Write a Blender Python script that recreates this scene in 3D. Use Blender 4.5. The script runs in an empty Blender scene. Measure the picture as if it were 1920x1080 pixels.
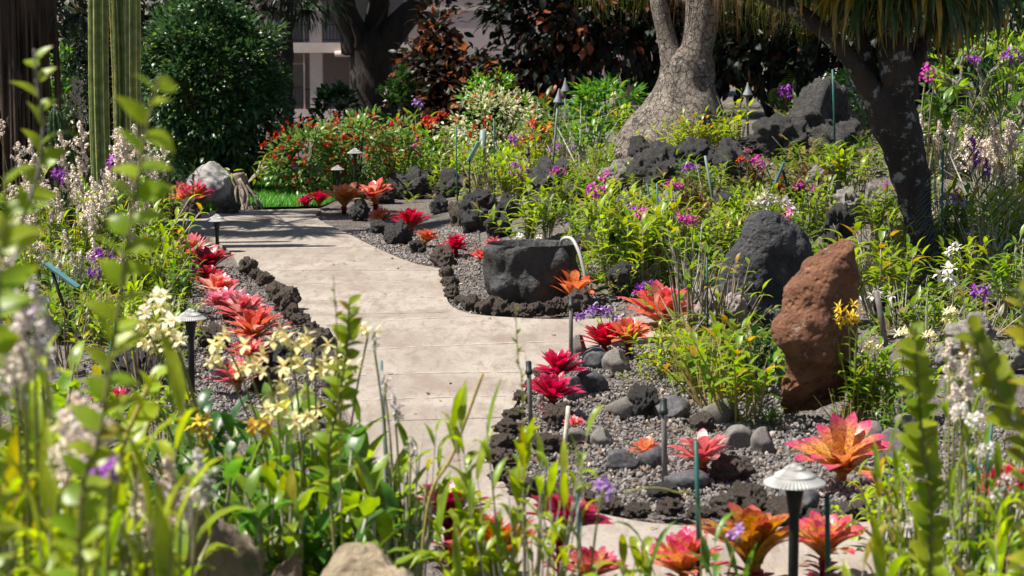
import bpy, bmesh, math, random
import numpy as np
from mathutils import Vector, Matrix, noise, Euler

C = bpy.context.scene.collection
rng = np.random.default_rng(11)
rnd = random.Random(5)
R = math.radians

# ------------------------------------------------------------------ camera geometry
F, CX, CY, CAMH, YV = 3733.33, 960.0, 540.0, 1.87, 100.0
PITCH = math.atan((CY - YV) / F)
FW = np.array([0, math.cos(PITCH), -math.sin(PITCH)])
UP = np.array([0, math.sin(PITCH), math.cos(PITCH)])

def ray(px, py):
    d = FW + UP * ((CY - py) / F)
    d = d + np.array([(px - CX) / F, 0, 0])
    return d / d[1]

def P(px, py, y):                       # point seen at px,py at forward distance y
    r = ray(px, py)
    return Vector((r[0] * y, y, CAMH + r[2] * y))

def sst(a, b, v):
    t = min(1.0, max(0.0, (v - a) / (b - a)))
    return t * t * (3 - 2 * t)

def hz(x, y):                           # terrain height
    z = 0.73 * sst(14.8, 21.4, y) * sst(-1.1, 1.5, x)
    z += 0.10 * sst(14.5, 17.0, y) * sst(0.2, 1.0, x)
    z -= 0.95 * sst(36, 80, y)
    return z

def G(px, py, ymax=120):                # where the view ray meets the terrain
    r = ray(px, py)
    y, prev = 2.0, None
    while y < ymax:
        if CAMH + r[2] * y <= hz(r[0] * y, y):
            lo, hi = prev or y, y
            for _ in range(24):
                m = (lo + hi) / 2
                if CAMH + r[2] * m <= hz(r[0] * m, m): hi = m
                else: lo = m
            return Vector((r[0] * hi, hi, hz(r[0] * hi, hi)))
        prev = y; y += 0.05
    return Vector((r[0] * 30, 30, hz(r[0] * 30, 30)))

def B(px, y):                           # ground point under column px at distance y
    x = (px - CX) / F * y * 1.0
    return Vector((x, y, hz(x, y)))

# ------------------------------------------------------------------ objects and tags
def link(o, parent=None):
    C.objects.link(o)
    if parent is not None: o.parent = parent
    return o

def tag(o, label=None, cat=None, group=None, kind=None):
    if label: o['label'] = label
    if cat: o['category'] = cat
    if group: o['group'] = group
    if kind: o['kind'] = kind
    return o

def thing(name, label, cat, loc, group=None):
    o = bpy.data.objects.new(name, None)
    o.empty_display_size = .1
    link(o); o.location = loc
    return tag(o, label, cat, group)

def ob(name, me, mat=None, parent=None, loc=(0, 0, 0), rz=0.0, sc=1.0, rot=None):
    o = bpy.data.objects.new(name, me)
    link(o, parent); o.location = loc
    o.rotation_euler = rot if rot is not None else (0, 0, rz)
    o.scale = (sc, sc, sc) if isinstance(sc, (int, float)) else sc
    if mat is not None:
        if not me.materials: me.materials.append(mat)
        elif me.materials[0] != mat:
            s = o.material_slots[0]; s.link = 'OBJECT'; s.material = mat
    return o

# ------------------------------------------------------------------ mesh builder
class MB:
    def __init__(s): s.V, s.Q, s.T, s.D, s.n = [], [], [], [], 0
    def add(s, v, q=None, t=None, d=None):
        v = np.asarray(v, np.float32).reshape(-1, 3)
        if q is not None and len(q): s.Q.append(np.asarray(q, np.int64).reshape(-1, 4) + s.n)
        if t is not None and len(t): s.T.append(np.asarray(t, np.int64).reshape(-1, 3) + s.n)
        if d is None: d = np.zeros((len(v), 4), np.float32)
        s.V.append(v); s.D.append(np.asarray(d, np.float32).reshape(-1, 4)); s.n += len(v)
    def mesh(s, name, smooth=True):
        me = bpy.data.meshes.new(name)
        if not s.n: return me
        V = np.concatenate(s.V); D = np.concatenate(s.D)
        Q = np.concatenate(s.Q) if s.Q else np.zeros((0, 4), np.int64)
        T = np.concatenate(s.T) if s.T else np.zeros((0, 3), np.int64)
        me.vertices.add(len(V)); me.vertices.foreach_set('co', V.ravel())
        nl = Q.size + T.size
        me.loops.add(nl)
        me.loops.foreach_set('vertex_index', np.concatenate([Q.ravel(), T.ravel()]).astype(np.int32))
        me.polygons.add(len(Q) + len(T))
        st = np.concatenate([np.arange(len(Q)) * 4, Q.size + np.arange(len(T)) * 3]).astype(np.int32)
        me.polygons.foreach_set('loop_start', st)
        me.polygons.foreach_set('use_smooth', np.full(len(Q) + len(T), smooth))
        me.update(calc_edges=True)
        a = me.color_attributes.new('leafdata', 'FLOAT_COLOR', 'POINT')
        a.data.foreach_set('color', D.ravel())
        me.validate()
        return me

def nrmz(a): return a / np.maximum(np.linalg.norm(a, axis=-1, keepdims=True), 1e-9)

def prof(kind, t):
    if kind == 'lance': return max(0.02, math.sin(math.pi * (0.06 + 0.94 * t) ** 0.75))
    if kind == 'round': return max(0.03, math.sin(math.pi * (0.04 + 0.96 * t)) ** 0.6)
    if kind == 'petal': return max(0.05, math.sin(math.pi * (0.1 + 0.88 * t) ** 1.2) ** 0.7)
    if kind == 'strap': return (0.72 + 1.1 * t * (1 - t)) * max(0.02, 1 - t ** 5)
    if kind == 'brom': return (0.66 + 0.42 * t) * max(0.04, (1 - max(0, (t - 0.66) / 0.34) ** 2.4)) if t > 0.66 else 0.66 + 0.42 * t
    if kind == 'needle': return max(0.05, 1 - t)
    return 1.0

def leaves(mb, Pt, Dr, L, W, curl=0.6, fold=0.15, n=4, kind='lance', ring=0.0, rn=None, roll=0.0):
    Pt = np.asarray(Pt, float).reshape(-1, 3); N = len(Pt)
    if N == 0: return
    Dr = nrmz(np.asarray(Dr, float).reshape(-1, 3))
    L = np.broadcast_to(np.asarray(L, float), (N,)); W = np.broadcast_to(np.asarray(W, float), (N,))
    curl = np.broadcast_to(np.asarray(curl, float), (N,)); ring = np.broadcast_to(np.asarray(ring, float), (N,))
    Z = np.array([0, 0, 1.0])
    S = np.cross(Dr, Z); bad = np.linalg.norm(S, axis=1) < 0.05
    S[bad] = np.array([1.0, 0.2, 0])
    S = nrmz(S); Nn = np.cross(S, Dr)
    if np.any(np.asarray(roll) != 0):
        r = np.broadcast_to(np.asarray(roll, float), (N,))[:, None]
        S, Nn = S * np.cos(r) + Nn * np.sin(r), Nn * np.cos(r) - S * np.sin(r)
    if rn is None: rn = rng.random(N)
    out = np.zeros((N, n + 1, 3, 3)); dat = np.zeros((N, n + 1, 3, 4))
    p = Pt.copy(); d = Dr.copy(); nn = Nn.copy()
    a = (curl / n)[:, None]
    for i in range(n + 1):
        t = i / n; w = (prof(kind, t) * W / 2)[:, None]
        out[:, i, 0] = p - S * w + nn * fold * w
        out[:, i, 1] = p
        out[:, i, 2] = p + S * w + nn * fold * w
        dat[:, i, :, 0] = t; dat[:, i, :, 1] = rn[:, None]; dat[:, i, :, 2] = ring[:, None]
        dat[:, i, 0, 3] = dat[:, i, 2, 3] = 1
        p = p + d * (L / n)[:, None]
        d, nn = d * np.cos(a) - nn * np.sin(a), nn * np.cos(a) + d * np.sin(a)
    base = []
    for i in range(n):
        for j in range(2):
            k = i * 3 + j
            base.append((k, k + 1, k + 4, k + 3))
    base = np.array(base)
    Q = (base[None] + (np.arange(N) * (n + 1) * 3)[:, None, None]).reshape(-1, 4)
    mb.add(out.reshape(-1, 3), Q, None, dat.reshape(-1, 4))

def tube(mb, pts, rad, k=6, rnv=None, ring=0.0, cap=True):
    pts = np.array([tuple(p) for p in pts], float); m = len(pts)
    rad = np.broadcast_to(np.asarray(rad, float), (m,))
    if rnv is None: rnv = rng.random()
    tg = np.gradient(pts, axis=0) if m > 2 else np.repeat(pts[1:] - pts[:1], 2, 0)
    tg = nrmz(tg)
    ref = np.array([0.31, 0.95, 0.1]) if abs(tg[:, 2]).mean() > 0.5 else np.array([0.05, 0.1, 1.0])
    s = nrmz(np.cross(tg, ref)); u = np.cross(s, tg)
    an = np.arange(k) * 2 * math.pi / k
    v = pts[:, None] + rad[:, None, None] * (s[:, None] * np.cos(an)[None, :, None] + u[:, None] * np.sin(an)[None, :, None])
    q = [(i * k + j, i * k + (j + 1) % k, (i + 1) * k + (j + 1) % k, (i + 1) * k + j) for i in range(m - 1) for j in range(k)]
    d = np.zeros((m, k, 4)); d[:, :, 0] = np.linspace(0, 1, m)[:, None]; d[:, :, 1] = rnv; d[:, :, 2] = ring
    v = v.reshape(-1, 3); d = d.reshape(-1, 4); t = []
    if cap:
        v = np.concatenate([v, pts[:1], pts[-1:]]); d = np.concatenate([d, d[:1], d[-1:]])
        a, b = m * k, m * k + 1
        t = [(a, (j + 1) % k, j) for j in range(k)] + [(b, (m - 1) * k + j, (m - 1) * k + (j + 1) % k) for j in range(k)]
    mb.add(v, q, t, d)

def lathe(mb, prf, k=24, flute=0.0, nfl=0, c=(0, 0, 0)):
    m = len(prf); v = []; d = []
    for i, (r, z) in enumerate(prf):
        for j in range(k):
            a = 2 * math.pi * j / k
            rr = r * (1 + flute * math.cos(nfl * a))
            v.append((c[0] + rr * math.cos(a), c[1] + rr * math.sin(a), c[2] + z)); d.append((i / max(1, m - 1), .5, 0, 0))
    q = [(i * k + j, i * k + (j + 1) % k, (i + 1) * k + (j + 1) % k, (i + 1) * k + j) for i in range(m - 1) for j in range(k)]
    mb.add(v, q, None, d)

def box(mb, x0, x1, y0, y1, z0, z1):
    v = [(x, y, z) for x in (x0, x1) for y in (y0, y1) for z in (z0, z1)]
    mb.add(v, [(0, 1, 3, 2), (4, 6, 7, 5), (0, 4, 5, 1), (2, 3, 7, 6), (0, 2, 6, 4), (1, 5, 7, 3)])

def smooth_line(pts, k=6, closed=False):
    pts = [Vector(p) for p in pts]; n = len(pts); out = []
    rngi = range(n) if closed else range(n - 1)
    for i in rngi:
        p0 = pts[(i - 1) % n] if closed or i > 0 else pts[0]
        p1 = pts[i]; p2 = pts[(i + 1) % n]
        p3 = pts[(i + 2) % n] if closed or i + 2 < n else pts[-1]
        for j in range(k):
            t = j / k
            out.append(0.5 * ((2 * p1) + (p2 - p0) * t + (2 * p0 - 5 * p1 + 4 * p2 - p3) * t * t + (3 * p1 - p0 - 3 * p2 + p3) * t ** 3))
    if not closed: out.append(pts[-1])
    return out

# ------------------------------------------------------------------ materials
def newmat(name):
    m = bpy.data.materials.new(name); m.use_nodes = True
    nt = m.node_tree; nt.nodes.clear()
    return m, nt, nt.nodes.new('ShaderNodeOutputMaterial')

def N_(nt, typ, **kw):
    n = nt.nodes.new(typ)
    for k, v in kw.items():
        if k in n.inputs.keys(): n.inputs[k].default_value = v
        else: setattr(n, k, v)
    return n

def mixc(nt, fac, a, b):
    m = nt.nodes.new('ShaderNodeMix'); m.data_type = 'RGBA'
    for s, v in ((m.inputs[0], fac), (m.inputs[6], a), (m.inputs[7], b)):
        if hasattr(v, 'is_output') or hasattr(v, 'links'): nt.links.new(v, s)
        elif isinstance(v, (int, float)): s.default_value = v
        else: s.default_value = (*v[:3], 1)
    return m.outputs[2]

def ramp(nt, inp, a, b, ca=None, cb=None):
    r = nt.nodes.new('ShaderNodeMapRange'); r.interpolation_type = 'SMOOTHSTEP'
    r.inputs[1].default_value = a; r.inputs[2].default_value = b
    nt.links.new(inp, r.inputs[0])
    return r.outputs[0]

def ldata(nt):
    a = nt.nodes.new('ShaderNodeAttribute'); a.attribute_name = 'leafdata'
    s = nt.nodes.new('ShaderNodeSeparateColor'); nt.links.new(a.outputs['Color'], s.inputs[0])
    return s.outputs[0], s.outputs[1], s.outputs[2], a.outputs['Alpha']

def objvar(nt, col, hue=0.02, val=0.3):
    oi = nt.nodes.new('ShaderNodeObjectInfo'); h = nt.nodes.new('ShaderNodeHueSaturation')
    a = nt.nodes.new('ShaderNodeMapRange'); a.inputs[3].default_value = 0.5 - hue; a.inputs[4].default_value = 0.5 + hue
    b = nt.nodes.new('ShaderNodeMath'); b.operation = 'FRACT'
    mu = nt.nodes.new('ShaderNodeMath'); mu.operation = 'MULTIPLY'; mu.inputs[1].default_value = 7.31
    c = nt.nodes.new('ShaderNodeMapRange'); c.inputs[3].default_value = 1 - val; c.inputs[4].default_value = 1 + val * .6
    nt.links.new(oi.outputs['Random'], a.inputs[0]); nt.links.new(oi.outputs['Random'], mu.inputs[0])
    nt.links.new(mu.outputs[0], b.inputs[0]); nt.links.new(b.outputs[0], c.inputs[0])
    nt.links.new(a.outputs[0], h.inputs['Hue']); nt.links.new(c.outputs[0], h.inputs['Value'])
    nt.links.new(col, h.inputs['Color'])
    return h.outputs[0]

def mleaf(name, c1, c2, tip=None, tipat=(0.75, 1.0), trans=0.4, rough=0.38, spec=0.5, hue=0.015, val=0.25, odd=None, base=None, tb=1.5, mott=None):
    m, nt, out = newmat(name)
    t, g, ring, side = ldata(nt)
    col = mixc(nt, g, c1, c2)
    if odd:                                            # a few leaves of another colour
        oc, lim = odd
        col = mixc(nt, ramp(nt, g, lim, lim + 0.03), col, oc)
    tc = nt.nodes.new('ShaderNodeTexCoord')
    no = N_(nt, 'ShaderNodeTexNoise', Scale=14.0, Detail=3.0); nt.links.new(tc.outputs['Object'], no.inputs['Vector'])
    if base: col = mixc(nt, ramp(nt, t, 0.0, 0.45), base, col)
    if tip: col = mixc(nt, ramp(nt, t, *tipat), col, tip)
    if mott:
        n2 = N_(nt, 'ShaderNodeTexNoise', Scale=mott[1], Detail=5.0, Roughness=.65); nt.links.new(tc.outputs['Object'], n2.inputs['Vector'])
        col = mixc(nt, ramp(nt, n2.outputs[0], 0.5, 0.58), col, mott[0])
    hs = nt.nodes.new('ShaderNodeHueSaturation')
    mr = nt.nodes.new('ShaderNodeMapRange'); mr.inputs[1].default_value = .3; mr.inputs[2].default_value = .7; mr.inputs[3].default_value = .62; mr.inputs[4].default_value = 1.28
    nt.links.new(no.outputs[0], mr.inputs[0]); nt.links.new(mr.outputs[0], hs.inputs['Value']); nt.links.new(col, hs.inputs['Color'])
    col = objvar(nt, hs.outputs[0], hue, val)
    pr = N_(nt, 'ShaderNodeBsdfPrincipled'); pr.inputs['Roughness'].default_value = rough; pr.inputs['Specular IOR Level'].default_value = spec
    nt.links.new(col, pr.inputs['Base Color'])
    bm = nt.nodes.new('ShaderNodeBump'); bm.inputs['Strength'].default_value = .25; bm.inputs['Distance'].default_value = .01
    nt.links.new(no.outputs[0], bm.inputs['Height']); nt.links.new(bm.outputs[0], pr.inputs['Normal'])
    if trans > 0:
        tr = nt.nodes.new('ShaderNodeBsdfTranslucent')
        h2 = nt.nodes.new('ShaderNodeHueSaturation'); h2.inputs['Value'].default_value = tb; h2.inputs['Saturation'].default_value = 1.08; h2.inputs['Hue'].default_value = .495
        nt.links.new(col, h2.inputs['Color']); nt.links.new(h2.outputs[0], tr.inputs['Color'])
        mx = nt.nodes.new('ShaderNodeMixShader'); mx.inputs[0].default_value = trans
        nt.links.new(pr.outputs[0], mx.inputs[1]); nt.links.new(tr.outputs[0], mx.inputs[2]); nt.links.new(mx.outputs[0], out.inputs[0])
    else: nt.links.new(pr.outputs[0], out.inputs[0])
    return m

def msurf(name, c1, c2, scale=6.0, rough=0.85, bump=0.6, bscale=40.0, bdist=0.02, pits=0.0, spot=None, stretch=(1, 1, 1), spec=0.3, metal=0.0, c3=None, crack=0.0, coord='Object'):
    m, nt, out = newmat(name)
    tc = nt.nodes.new('ShaderNodeTexCoord'); mp = nt.nodes.new('ShaderNodeMapping'); mp.inputs['Scale'].default_value = stretch
    nt.links.new(tc.outputs[coord], mp.inputs[0])
    n1 = N_(nt, 'ShaderNodeTexNoise', Scale=scale, Detail=6.0, Roughness=.6); nt.links.new(mp.outputs[0], n1.inputs['Vector'])
    col = mixc(nt, ramp(nt, n1.outputs[0], .36, .64), c1, c2)
    if c3:
        n4 = N_(nt, 'ShaderNodeTexNoise', Scale=scale * .45, Detail=5.0, Roughness=.7); nt.links.new(tc.outputs[coord], n4.inputs['Vector'])
        col = mixc(nt, ramp(nt, n4.outputs[0], .54, .64), col, c3)
    n2 = N_(nt, 'ShaderNodeTexNoise', Scale=bscale, Detail=8.0, Roughness=.68); nt.links.new(mp.outputs[0], n2.inputs['Vector'])
    hgt = n2.outputs[0]
    if pits > 0:
        vo = N_(nt, 'ShaderNodeTexVoronoi', Scale=bscale * .7); nt.links.new(mp.outputs[0], vo.inputs['Vector'])
        pr_ = ramp(nt, vo.outputs['Distance'], 0.05, 0.45)
        mm = nt.nodes.new('ShaderNodeMath'); mm.operation = 'MULTIPLY_ADD'; mm.inputs[1].default_value = pits
        nt.links.new(pr_, mm.inputs[0]); nt.links.new(hgt, mm.inputs[2]); hgt = mm.outputs[0]
    if crack > 0:
        vo = N_(nt, 'ShaderNodeTexVoronoi', Scale=crack); vo.feature = 'DISTANCE_TO_EDGE'
        n5 = N_(nt, 'ShaderNodeTexNoise', Scale=crack * .8, Detail=3.0); nt.links.new(mp.outputs[0], n5.inputs['Vector'])
        va = nt.nodes.new('ShaderNodeVectorMath'); va.operation = 'MULTIPLY_ADD'; va.inputs[1].default_value = (.12, .12, .12)
        nt.links.new(n5.outputs['Color'], va.inputs[0]); nt.links.new(mp.outputs[0], va.inputs[2])
        nt.links.new(va.outputs[0], vo.inputs['Vector'])
        pr_ = ramp(nt, vo.outputs['Distance'], 0.0, 0.07)
        mm = nt.nodes.new('ShaderNodeMath'); mm.operation = 'MULTIPLY_ADD'; mm.inputs[1].default_value = 1.2
        nt.links.new(pr_, mm.inputs[0]); nt.links.new(hgt, mm.inputs[2]); hgt = mm.outputs[0]
        col = mixc(nt, pr_, tuple(c * .42 for c in c1), col)
    if spot:
        n3 = N_(nt, 'ShaderNodeTexNoise', Scale=spot[1], Detail=8.0, Roughness=.75); nt.links.new(tc.outputs[coord], n3.inputs['Vector'])
        col = mixc(nt, ramp(nt, n3.outputs[0], spot[2], spot[2] + .07), col, spot[0])
    col = objvar(nt, col, .006, .18)
    pr = N_(nt, 'ShaderNodeBsdfPrincipled'); pr.inputs['Roughness'].default_value = rough; pr.inputs['Specular IOR Level'].default_value = spec; pr.inputs['Metallic'].default_value = metal
    nt.links.new(col, pr.inputs['Base Color'])
    if bump > 0:
        bm = nt.nodes.new('ShaderNodeBump'); bm.inputs['Strength'].default_value = bump; bm.inputs['Distance'].default_value = bdist
        nt.links.new(hgt, bm.inputs['Height']); nt.links.new(bm.outputs[0], pr.inputs['Normal'])
    nt.links.new(pr.outputs[0], out.inputs[0])
    return m

M = {}
# orchid foliage
M['yel'] = mleaf('leaf_yellow_green', (.36, .42, .03), (.20, .34, .025), odd=((.50, .30, .02), .96), trans=.5)
M['lime'] = mleaf('leaf_lime', (.31, .40, .032), (.16, .29, .022), odd=((.40, .32, .02), .97), trans=.5)
M['grn'] = mleaf('leaf_green', (.14, .28, .03), (.07, .18, .02), odd=((.30, .30, .02), .95), trans=.45)
M['deep'] = mleaf('leaf_deep_green', (.035, .10, .015), (.02, .065, .012), trans=.3)
M['dark'] = mleaf('leaf_dark', (.02, .05, .016), (.012, .032, .012), trans=.2, rough=.3)
M['bronze'] = mleaf('leaf_bronze', (.13, .12, .02), (.10, .05, .02), odd=((.2, .07, .02), .85), trans=.35)
M['near'] = mleaf('leaf_near', (.40, .45, .028), (.22, .34, .018), tip=(.44, .40, .02), trans=.5, odd=((.38, .26, .02), .97))
M['neartip'] = mleaf('leaf_near_rusty', (.25, .32, .02), (.36, .30, .02), tip=(.42, .22, .03), trans=.45)
M['cane'] = msurf('cane', (.36, .32, .22), (.22, .19, .12), scale=30, rough=.7, bump=.3, bscale=90, bdist=.004, c3=(.24, .26, .06))
M['canew'] = msurf('cane_pale', (.50, .47, .40), (.30, .26, .19), scale=30, rough=.7, bump=.3, bscale=90, bdist=.004)
M['caned'] = msurf('cane_brown', (.17, .13, .08), (.28, .23, .15), scale=30, rough=.8, bump=.3, bscale=90, bdist=.004)
M['canedry'] = msurf('cane_yellow', (.42, .30, .08), (.30, .25, .08), scale=30, rough=.7, bump=.3, bscale=90, bdist=.004)
M['stem'] = msurf('green_stem', (.16, .20, .04), (.22, .19, .06), scale=20, rough=.6, bump=.1)
for nm, c1, c2, c3 in (('white', (.80, .78, .76), (.72, .66, .66), (.6, .5, .2)), ('blush', (.86, .76, .68), (.76, .63, .55), (.55, .38, .3)),
                   ('cream', (.94, .92, .66), (.92, .85, .38), (.85, .62, .30)), ('yellow', (.80, .60, .05), (.72, .48, .03), (.7, .3, .05)),
                   ('magenta', (.64, .05, .42), (.50, .03, .34), (.6, .25, .45)), ('purple', (.46, .07, .58), (.30, .03, .44), (.4, .2, .5)),
                   ('lilac', (.56, .34, .72), (.45, .22, .60), (.3, .05, .4)), ('orange', (.80, .20, .02), (.7, .11, .015), (.8, .4, .05)),
                   ('red', (.65, .03, .02), (.5, .02, .02), (.7, .2, .03)), ('pink', (.72, .22, .40), (.6, .12, .32), (.8, .5, .5)),
                   ('pale', (.93, .86, .76), (.90, .78, .69), (.74, .58, .46))):
    M['f_' + nm] = mleaf('petal_' + nm, c1, c2, base=c3, trans=.22, rough=.55, spec=.25, hue=.008, val=.12, tb=1.15)
# bromeliads
M['b_red'] = mleaf('bromeliad_red', (.56, .035, .06), (.30, .008, .02), base=(.36, .10, .03), tip=(.58, .06, .12), trans=.33, rough=.25, hue=.008, val=.15)
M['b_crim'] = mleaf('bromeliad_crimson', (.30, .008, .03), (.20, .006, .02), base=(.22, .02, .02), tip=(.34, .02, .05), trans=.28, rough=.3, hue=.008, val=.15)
M['b_pink'] = mleaf('bromeliad_pink', (.72, .22, .21), (.50, .03, .07), base=(.62, .32, .09), tip=(.70, .20, .30), trans=.33, rough=.27, hue=.01, val=.15, odd=((.82, .56, .50), .70))  # pale odd leaves: colour variety plus a pinkish-white sheen put into the colour
M['b_orange'] = mleaf('bromeliad_orange', (.68, .31, .13), (.48, .09, .04), base=(.52, .28, .05), tip=(.58, .10, .08), trans=.36, rough=.28, hue=.012, val=.15, odd=((.62, .32, .12), .8))
M['b_coral'] = mleaf('bromeliad_coral', (.66, .19, .11), (.50, .03, .05), base=(.64, .33, .08), tip=(.66, .09, .16), trans=.34, rough=.27, hue=.012, val=.15, odd=((.78, .46, .33), .70))  # odd peach leaves vary the tone and also paint in highlights
M['b_mott'] = mleaf('bromeliad_mottled', (.68, .44, .08), (.66, .30, .10), base=(.55, .40, .05), tip=(.62, .05, .20), tipat=(.55, .95), trans=.36, rough=.32, hue=.01, val=.12, mott=((.50, .07, .08), 26.0))
M['b_gold'] = mleaf('bromeliad_gold', (.55, .32, .03), (.50, .14, .03), base=(.40, .34, .03), tip=(.52, .05, .10), tipat=(.7, 1.0), trans=.36, rough=.35, hue=.012, val=.15, mott=((.30, .10, .02), 20.0))
# shrubs and trees
M['shrub'] = mleaf('shrub_leaf', (.15, .30, .05), (.27, .39, .10), trans=.35, odd=((.34, .22, .12), .93))
M['varieg'] = mleaf('variegated_leaf', (.46, .46, .24), (.62, .58, .40), trans=.3, odd=((.16, .30, .03), .8))
M['bright'] = mleaf('bright_leaf', (.10, .27, .02), (.17, .33, .03), trans=.42)
M['hedge'] = mleaf('hedge_leaf', (.028, .07, .026), (.06, .13, .04), odd=((.20, .28, .05), .92), trans=.25, rough=.36, spec=.45)
M['copper'] = mleaf('copper_leaf', (.014, .024, .012), (.05, .020, .010), odd=((.42, .16, .06), .80), trans=.35, rough=.45, spec=.3)
M['copdark'] = mleaf('copper_leaf_dark', (.010, .018, .010), (.020, .028, .012), odd=((.16, .07, .03), .9), trans=.2, rough=.55, spec=.25)
M['crown'] = mleaf('crown_leaf', (.03, .075, .015), (.018, .045, .012), trans=.3)
M['crownlit'] = mleaf('crown_leaf_light', (.09, .19, .02), (.05, .12, .015), trans=.4)
M['frond'] = mleaf('frond_dark', (.02, .035, .012), (.035, .05, .015), trans=.2, rough=.45)
M['fern'] = mleaf('fern_frond', (.07, .13, .03), (.045, .09, .02), trans=.35)
M['strap'] = mleaf('strap_leaf', (.03, .06, .015), (.05, .08, .02), odd=((.30, .20, .03), .74), trans=.3, tip=(.22, .14, .03), tipat=(.8, 1.0))
M['pony'] = mleaf('ponytail_leaf', (.14, .24, .025), (.08, .16, .02), odd=((.38, .28, .05), .8), trans=.4)
M['dryleaf'] = mleaf('dry_leaf', (.30, .17, .07), (.18, .10, .05), trans=.25)
M['grass'] = mleaf('grass_blade', (.06, .22, .02), (.10, .30, .025), trans=.4)
# stone and bark
M['lava'] = msurf('black_lava', (.034, .031, .030), (.088, .080, .074), scale=7, rough=.62, bump=1.0, bscale=34, bdist=.045, pits=.9, spec=.5, spot=((.28, .26, .24), 60, .57))
M['lavab'] = msurf('brown_lava', (.13, .10, .08), (.23, .185, .15), scale=9, rough=.85, bump=1.0, bscale=44, bdist=.04, pits=.9, spec=.25, spot=((.30, .26, .22), 70, .6), c3=(.065, .055, .048))
M['basin'] = msurf('basin_stone', (.016, .015, .016), (.042, .038, .036), scale=5, rough=.55, bump=.9, bscale=22, bdist=.03, pits=.25, spec=.5, c3=(.075, .055, .04), spot=((.16, .14, .12), 45, .66))
M['grock'] = msurf('grey_stone', (.14, .125, .11), (.22, .20, .18), scale=8, rough=.8, bump=.5, bscale=60, bdist=.01, pits=.3, spot=((.07, .06, .055), 26, .58))
M['slate'] = msurf('dark_slate', (.05, .05, .056), (.10, .095, .10), scale=6, rough=.6, bump=.4, bscale=30, bdist=.01, stretch=(1, 1, .4), c3=(.15, .13, .12))
M['blackstone'] = msurf('black_stone', (.03, .03, .032), (.075, .072, .074), scale=5, rough=.6, bump=1.0, bscale=30, bdist=.035, c3=(.15, .14, .13), pits=.4, spot=((.2, .19, .175), 30, .63))
M['redrock'] = msurf('red_brown_rock', (.28, .135, .068), (.175, .082, .046), scale=6, rough=.9, bump=1.0, bscale=34, bdist=.04, pits=.5, c3=(.09, .058, .042), spot=((.42, .32, .24), 18, .58))
M['tan'] = msurf('tan_rock', (.42, .34, .23), (.28, .21, .14), scale=9, rough=.9, bump=1.0, bscale=40, bdist=.03, c3=(.17, .18, .07), pits=.3, spot=((.08, .065, .05), 22, .62))
M['pale'] = msurf('pale_rock', (.34, .32, .30), (.22, .21, .20), scale=7, rough=.85, bump=.8, bscale=26, bdist=.02, c3=(.12, .12, .11))
M['palepink'] = msurf('sunlit_stone_foot', (.34, .28, .25), (.20, .17, .16), scale=4, rough=.85, bump=.7, bscale=22, bdist=.02, c3=(.06, .058, .06))  # pinkish tone paints sunlight on the black stone's lower left face
M['ponybark'] = msurf('ponytail_bark', (.27, .225, .185), (.18, .145, .12), scale=4, rough=.9, bump=1.0, bscale=30, bdist=.03, stretch=(1, 1, .6), crack=16.0, spot=((.42, .40, .37), 12, .56))
M['bark'] = msurf('dark_bark', (.06, .048, .038), (.035, .028, .024), scale=6, rough=.9, bump=1.0, bscale=22, bdist=.04, stretch=(1, 1, .3))
M['lichen'] = msurf('lichen_bark', (.07, .053, .043), (.038, .031, .028), scale=6, rough=.9, bump=1.0, bscale=24, bdist=.03, stretch=(1, 1, .5), spot=((.36, .36, .33), 8, .55))
M['fibre'] = msurf('fibrous_bark', (.12, .085, .06), (.05, .036, .028), scale=8, rough=.9, bump=1.0, bscale=26, bdist=.05, stretch=(1, 1, .12))
M['root'] = msurf('dry_root', (.32, .27, .21), (.20, .16, .12), scale=20, rough=.9, bump=.5, bscale=60, bdist=.01)
M['twig'] = msurf('grey_twig', (.30, .27, .24), (.16, .14, .12), scale=20, rough=.9, bump=.3, bscale=60, bdist=.01)
M['cactus'] = mleaf('cactus_skin', (.17, .22, .05), (.10, .15, .04), trans=0, rough=.55, hue=.01, val=.15)
M['rib'] = mleaf('cactus_rib', (.50, .47, .14), (.42, .42, .12), trans=0, rough=.6)
M['spine'] = mleaf('spine', (.50, .44, .32), (.36, .30, .2), trans=0, rough=.6)
# made things
M['metalg'] = msurf('grey_cast_metal', (.36, .355, .34), (.25, .245, .235), scale=8, rough=.5, bump=.15, bscale=60, bdist=.003, metal=.25)
M['metalb'] = msurf('weathered_metal', (.24, .25, .26), (.16, .17, .18), scale=12, rough=.6, bump=.2, bscale=60, bdist=.003, metal=.2)
M['black'] = msurf('black_paint', (.012, .018, .016), (.02, .028, .024), scale=20, rough=.5, bump=.1)
M['gpaint'] = msurf('green_stake_paint', (.012, .10, .085), (.02, .075, .06), scale=20, rough=.45, bump=.1)
M['gstake'] = msurf('grey_stake', (.20, .26, .26), (.14, .19, .19), scale=20, rough=.5, bump=.1)
M['plate'] = msurf('label_plate', (.16, .34, .36), (.12, .28, .31), scale=10, rough=.35, bump=.05, spec=.5)
M['pvc'] = msurf('grey_pipe', (.20, .185, .17), (.13, .115, .10), scale=14, rough=.6, bump=.1, spot=((.16, .07, .03), 12, .6))
M['pvcl'] = msurf('pale_pipe', (.52, .51, .48), (.40, .39, .36), scale=14, rough=.5, bump=.1)
M['bamboo'] = msurf('dry_bamboo', (.42, .30, .14), (.32, .22, .10), scale=14, rough=.7, bump=.1)
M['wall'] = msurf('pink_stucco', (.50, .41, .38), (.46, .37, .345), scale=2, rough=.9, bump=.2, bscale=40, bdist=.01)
M['wallin'] = msurf('recess_wall', (.28, .24, .23), (.25, .21, .20), scale=2, rough=.9, bump=.2, stretch=(.1, .1, 12))
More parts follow.
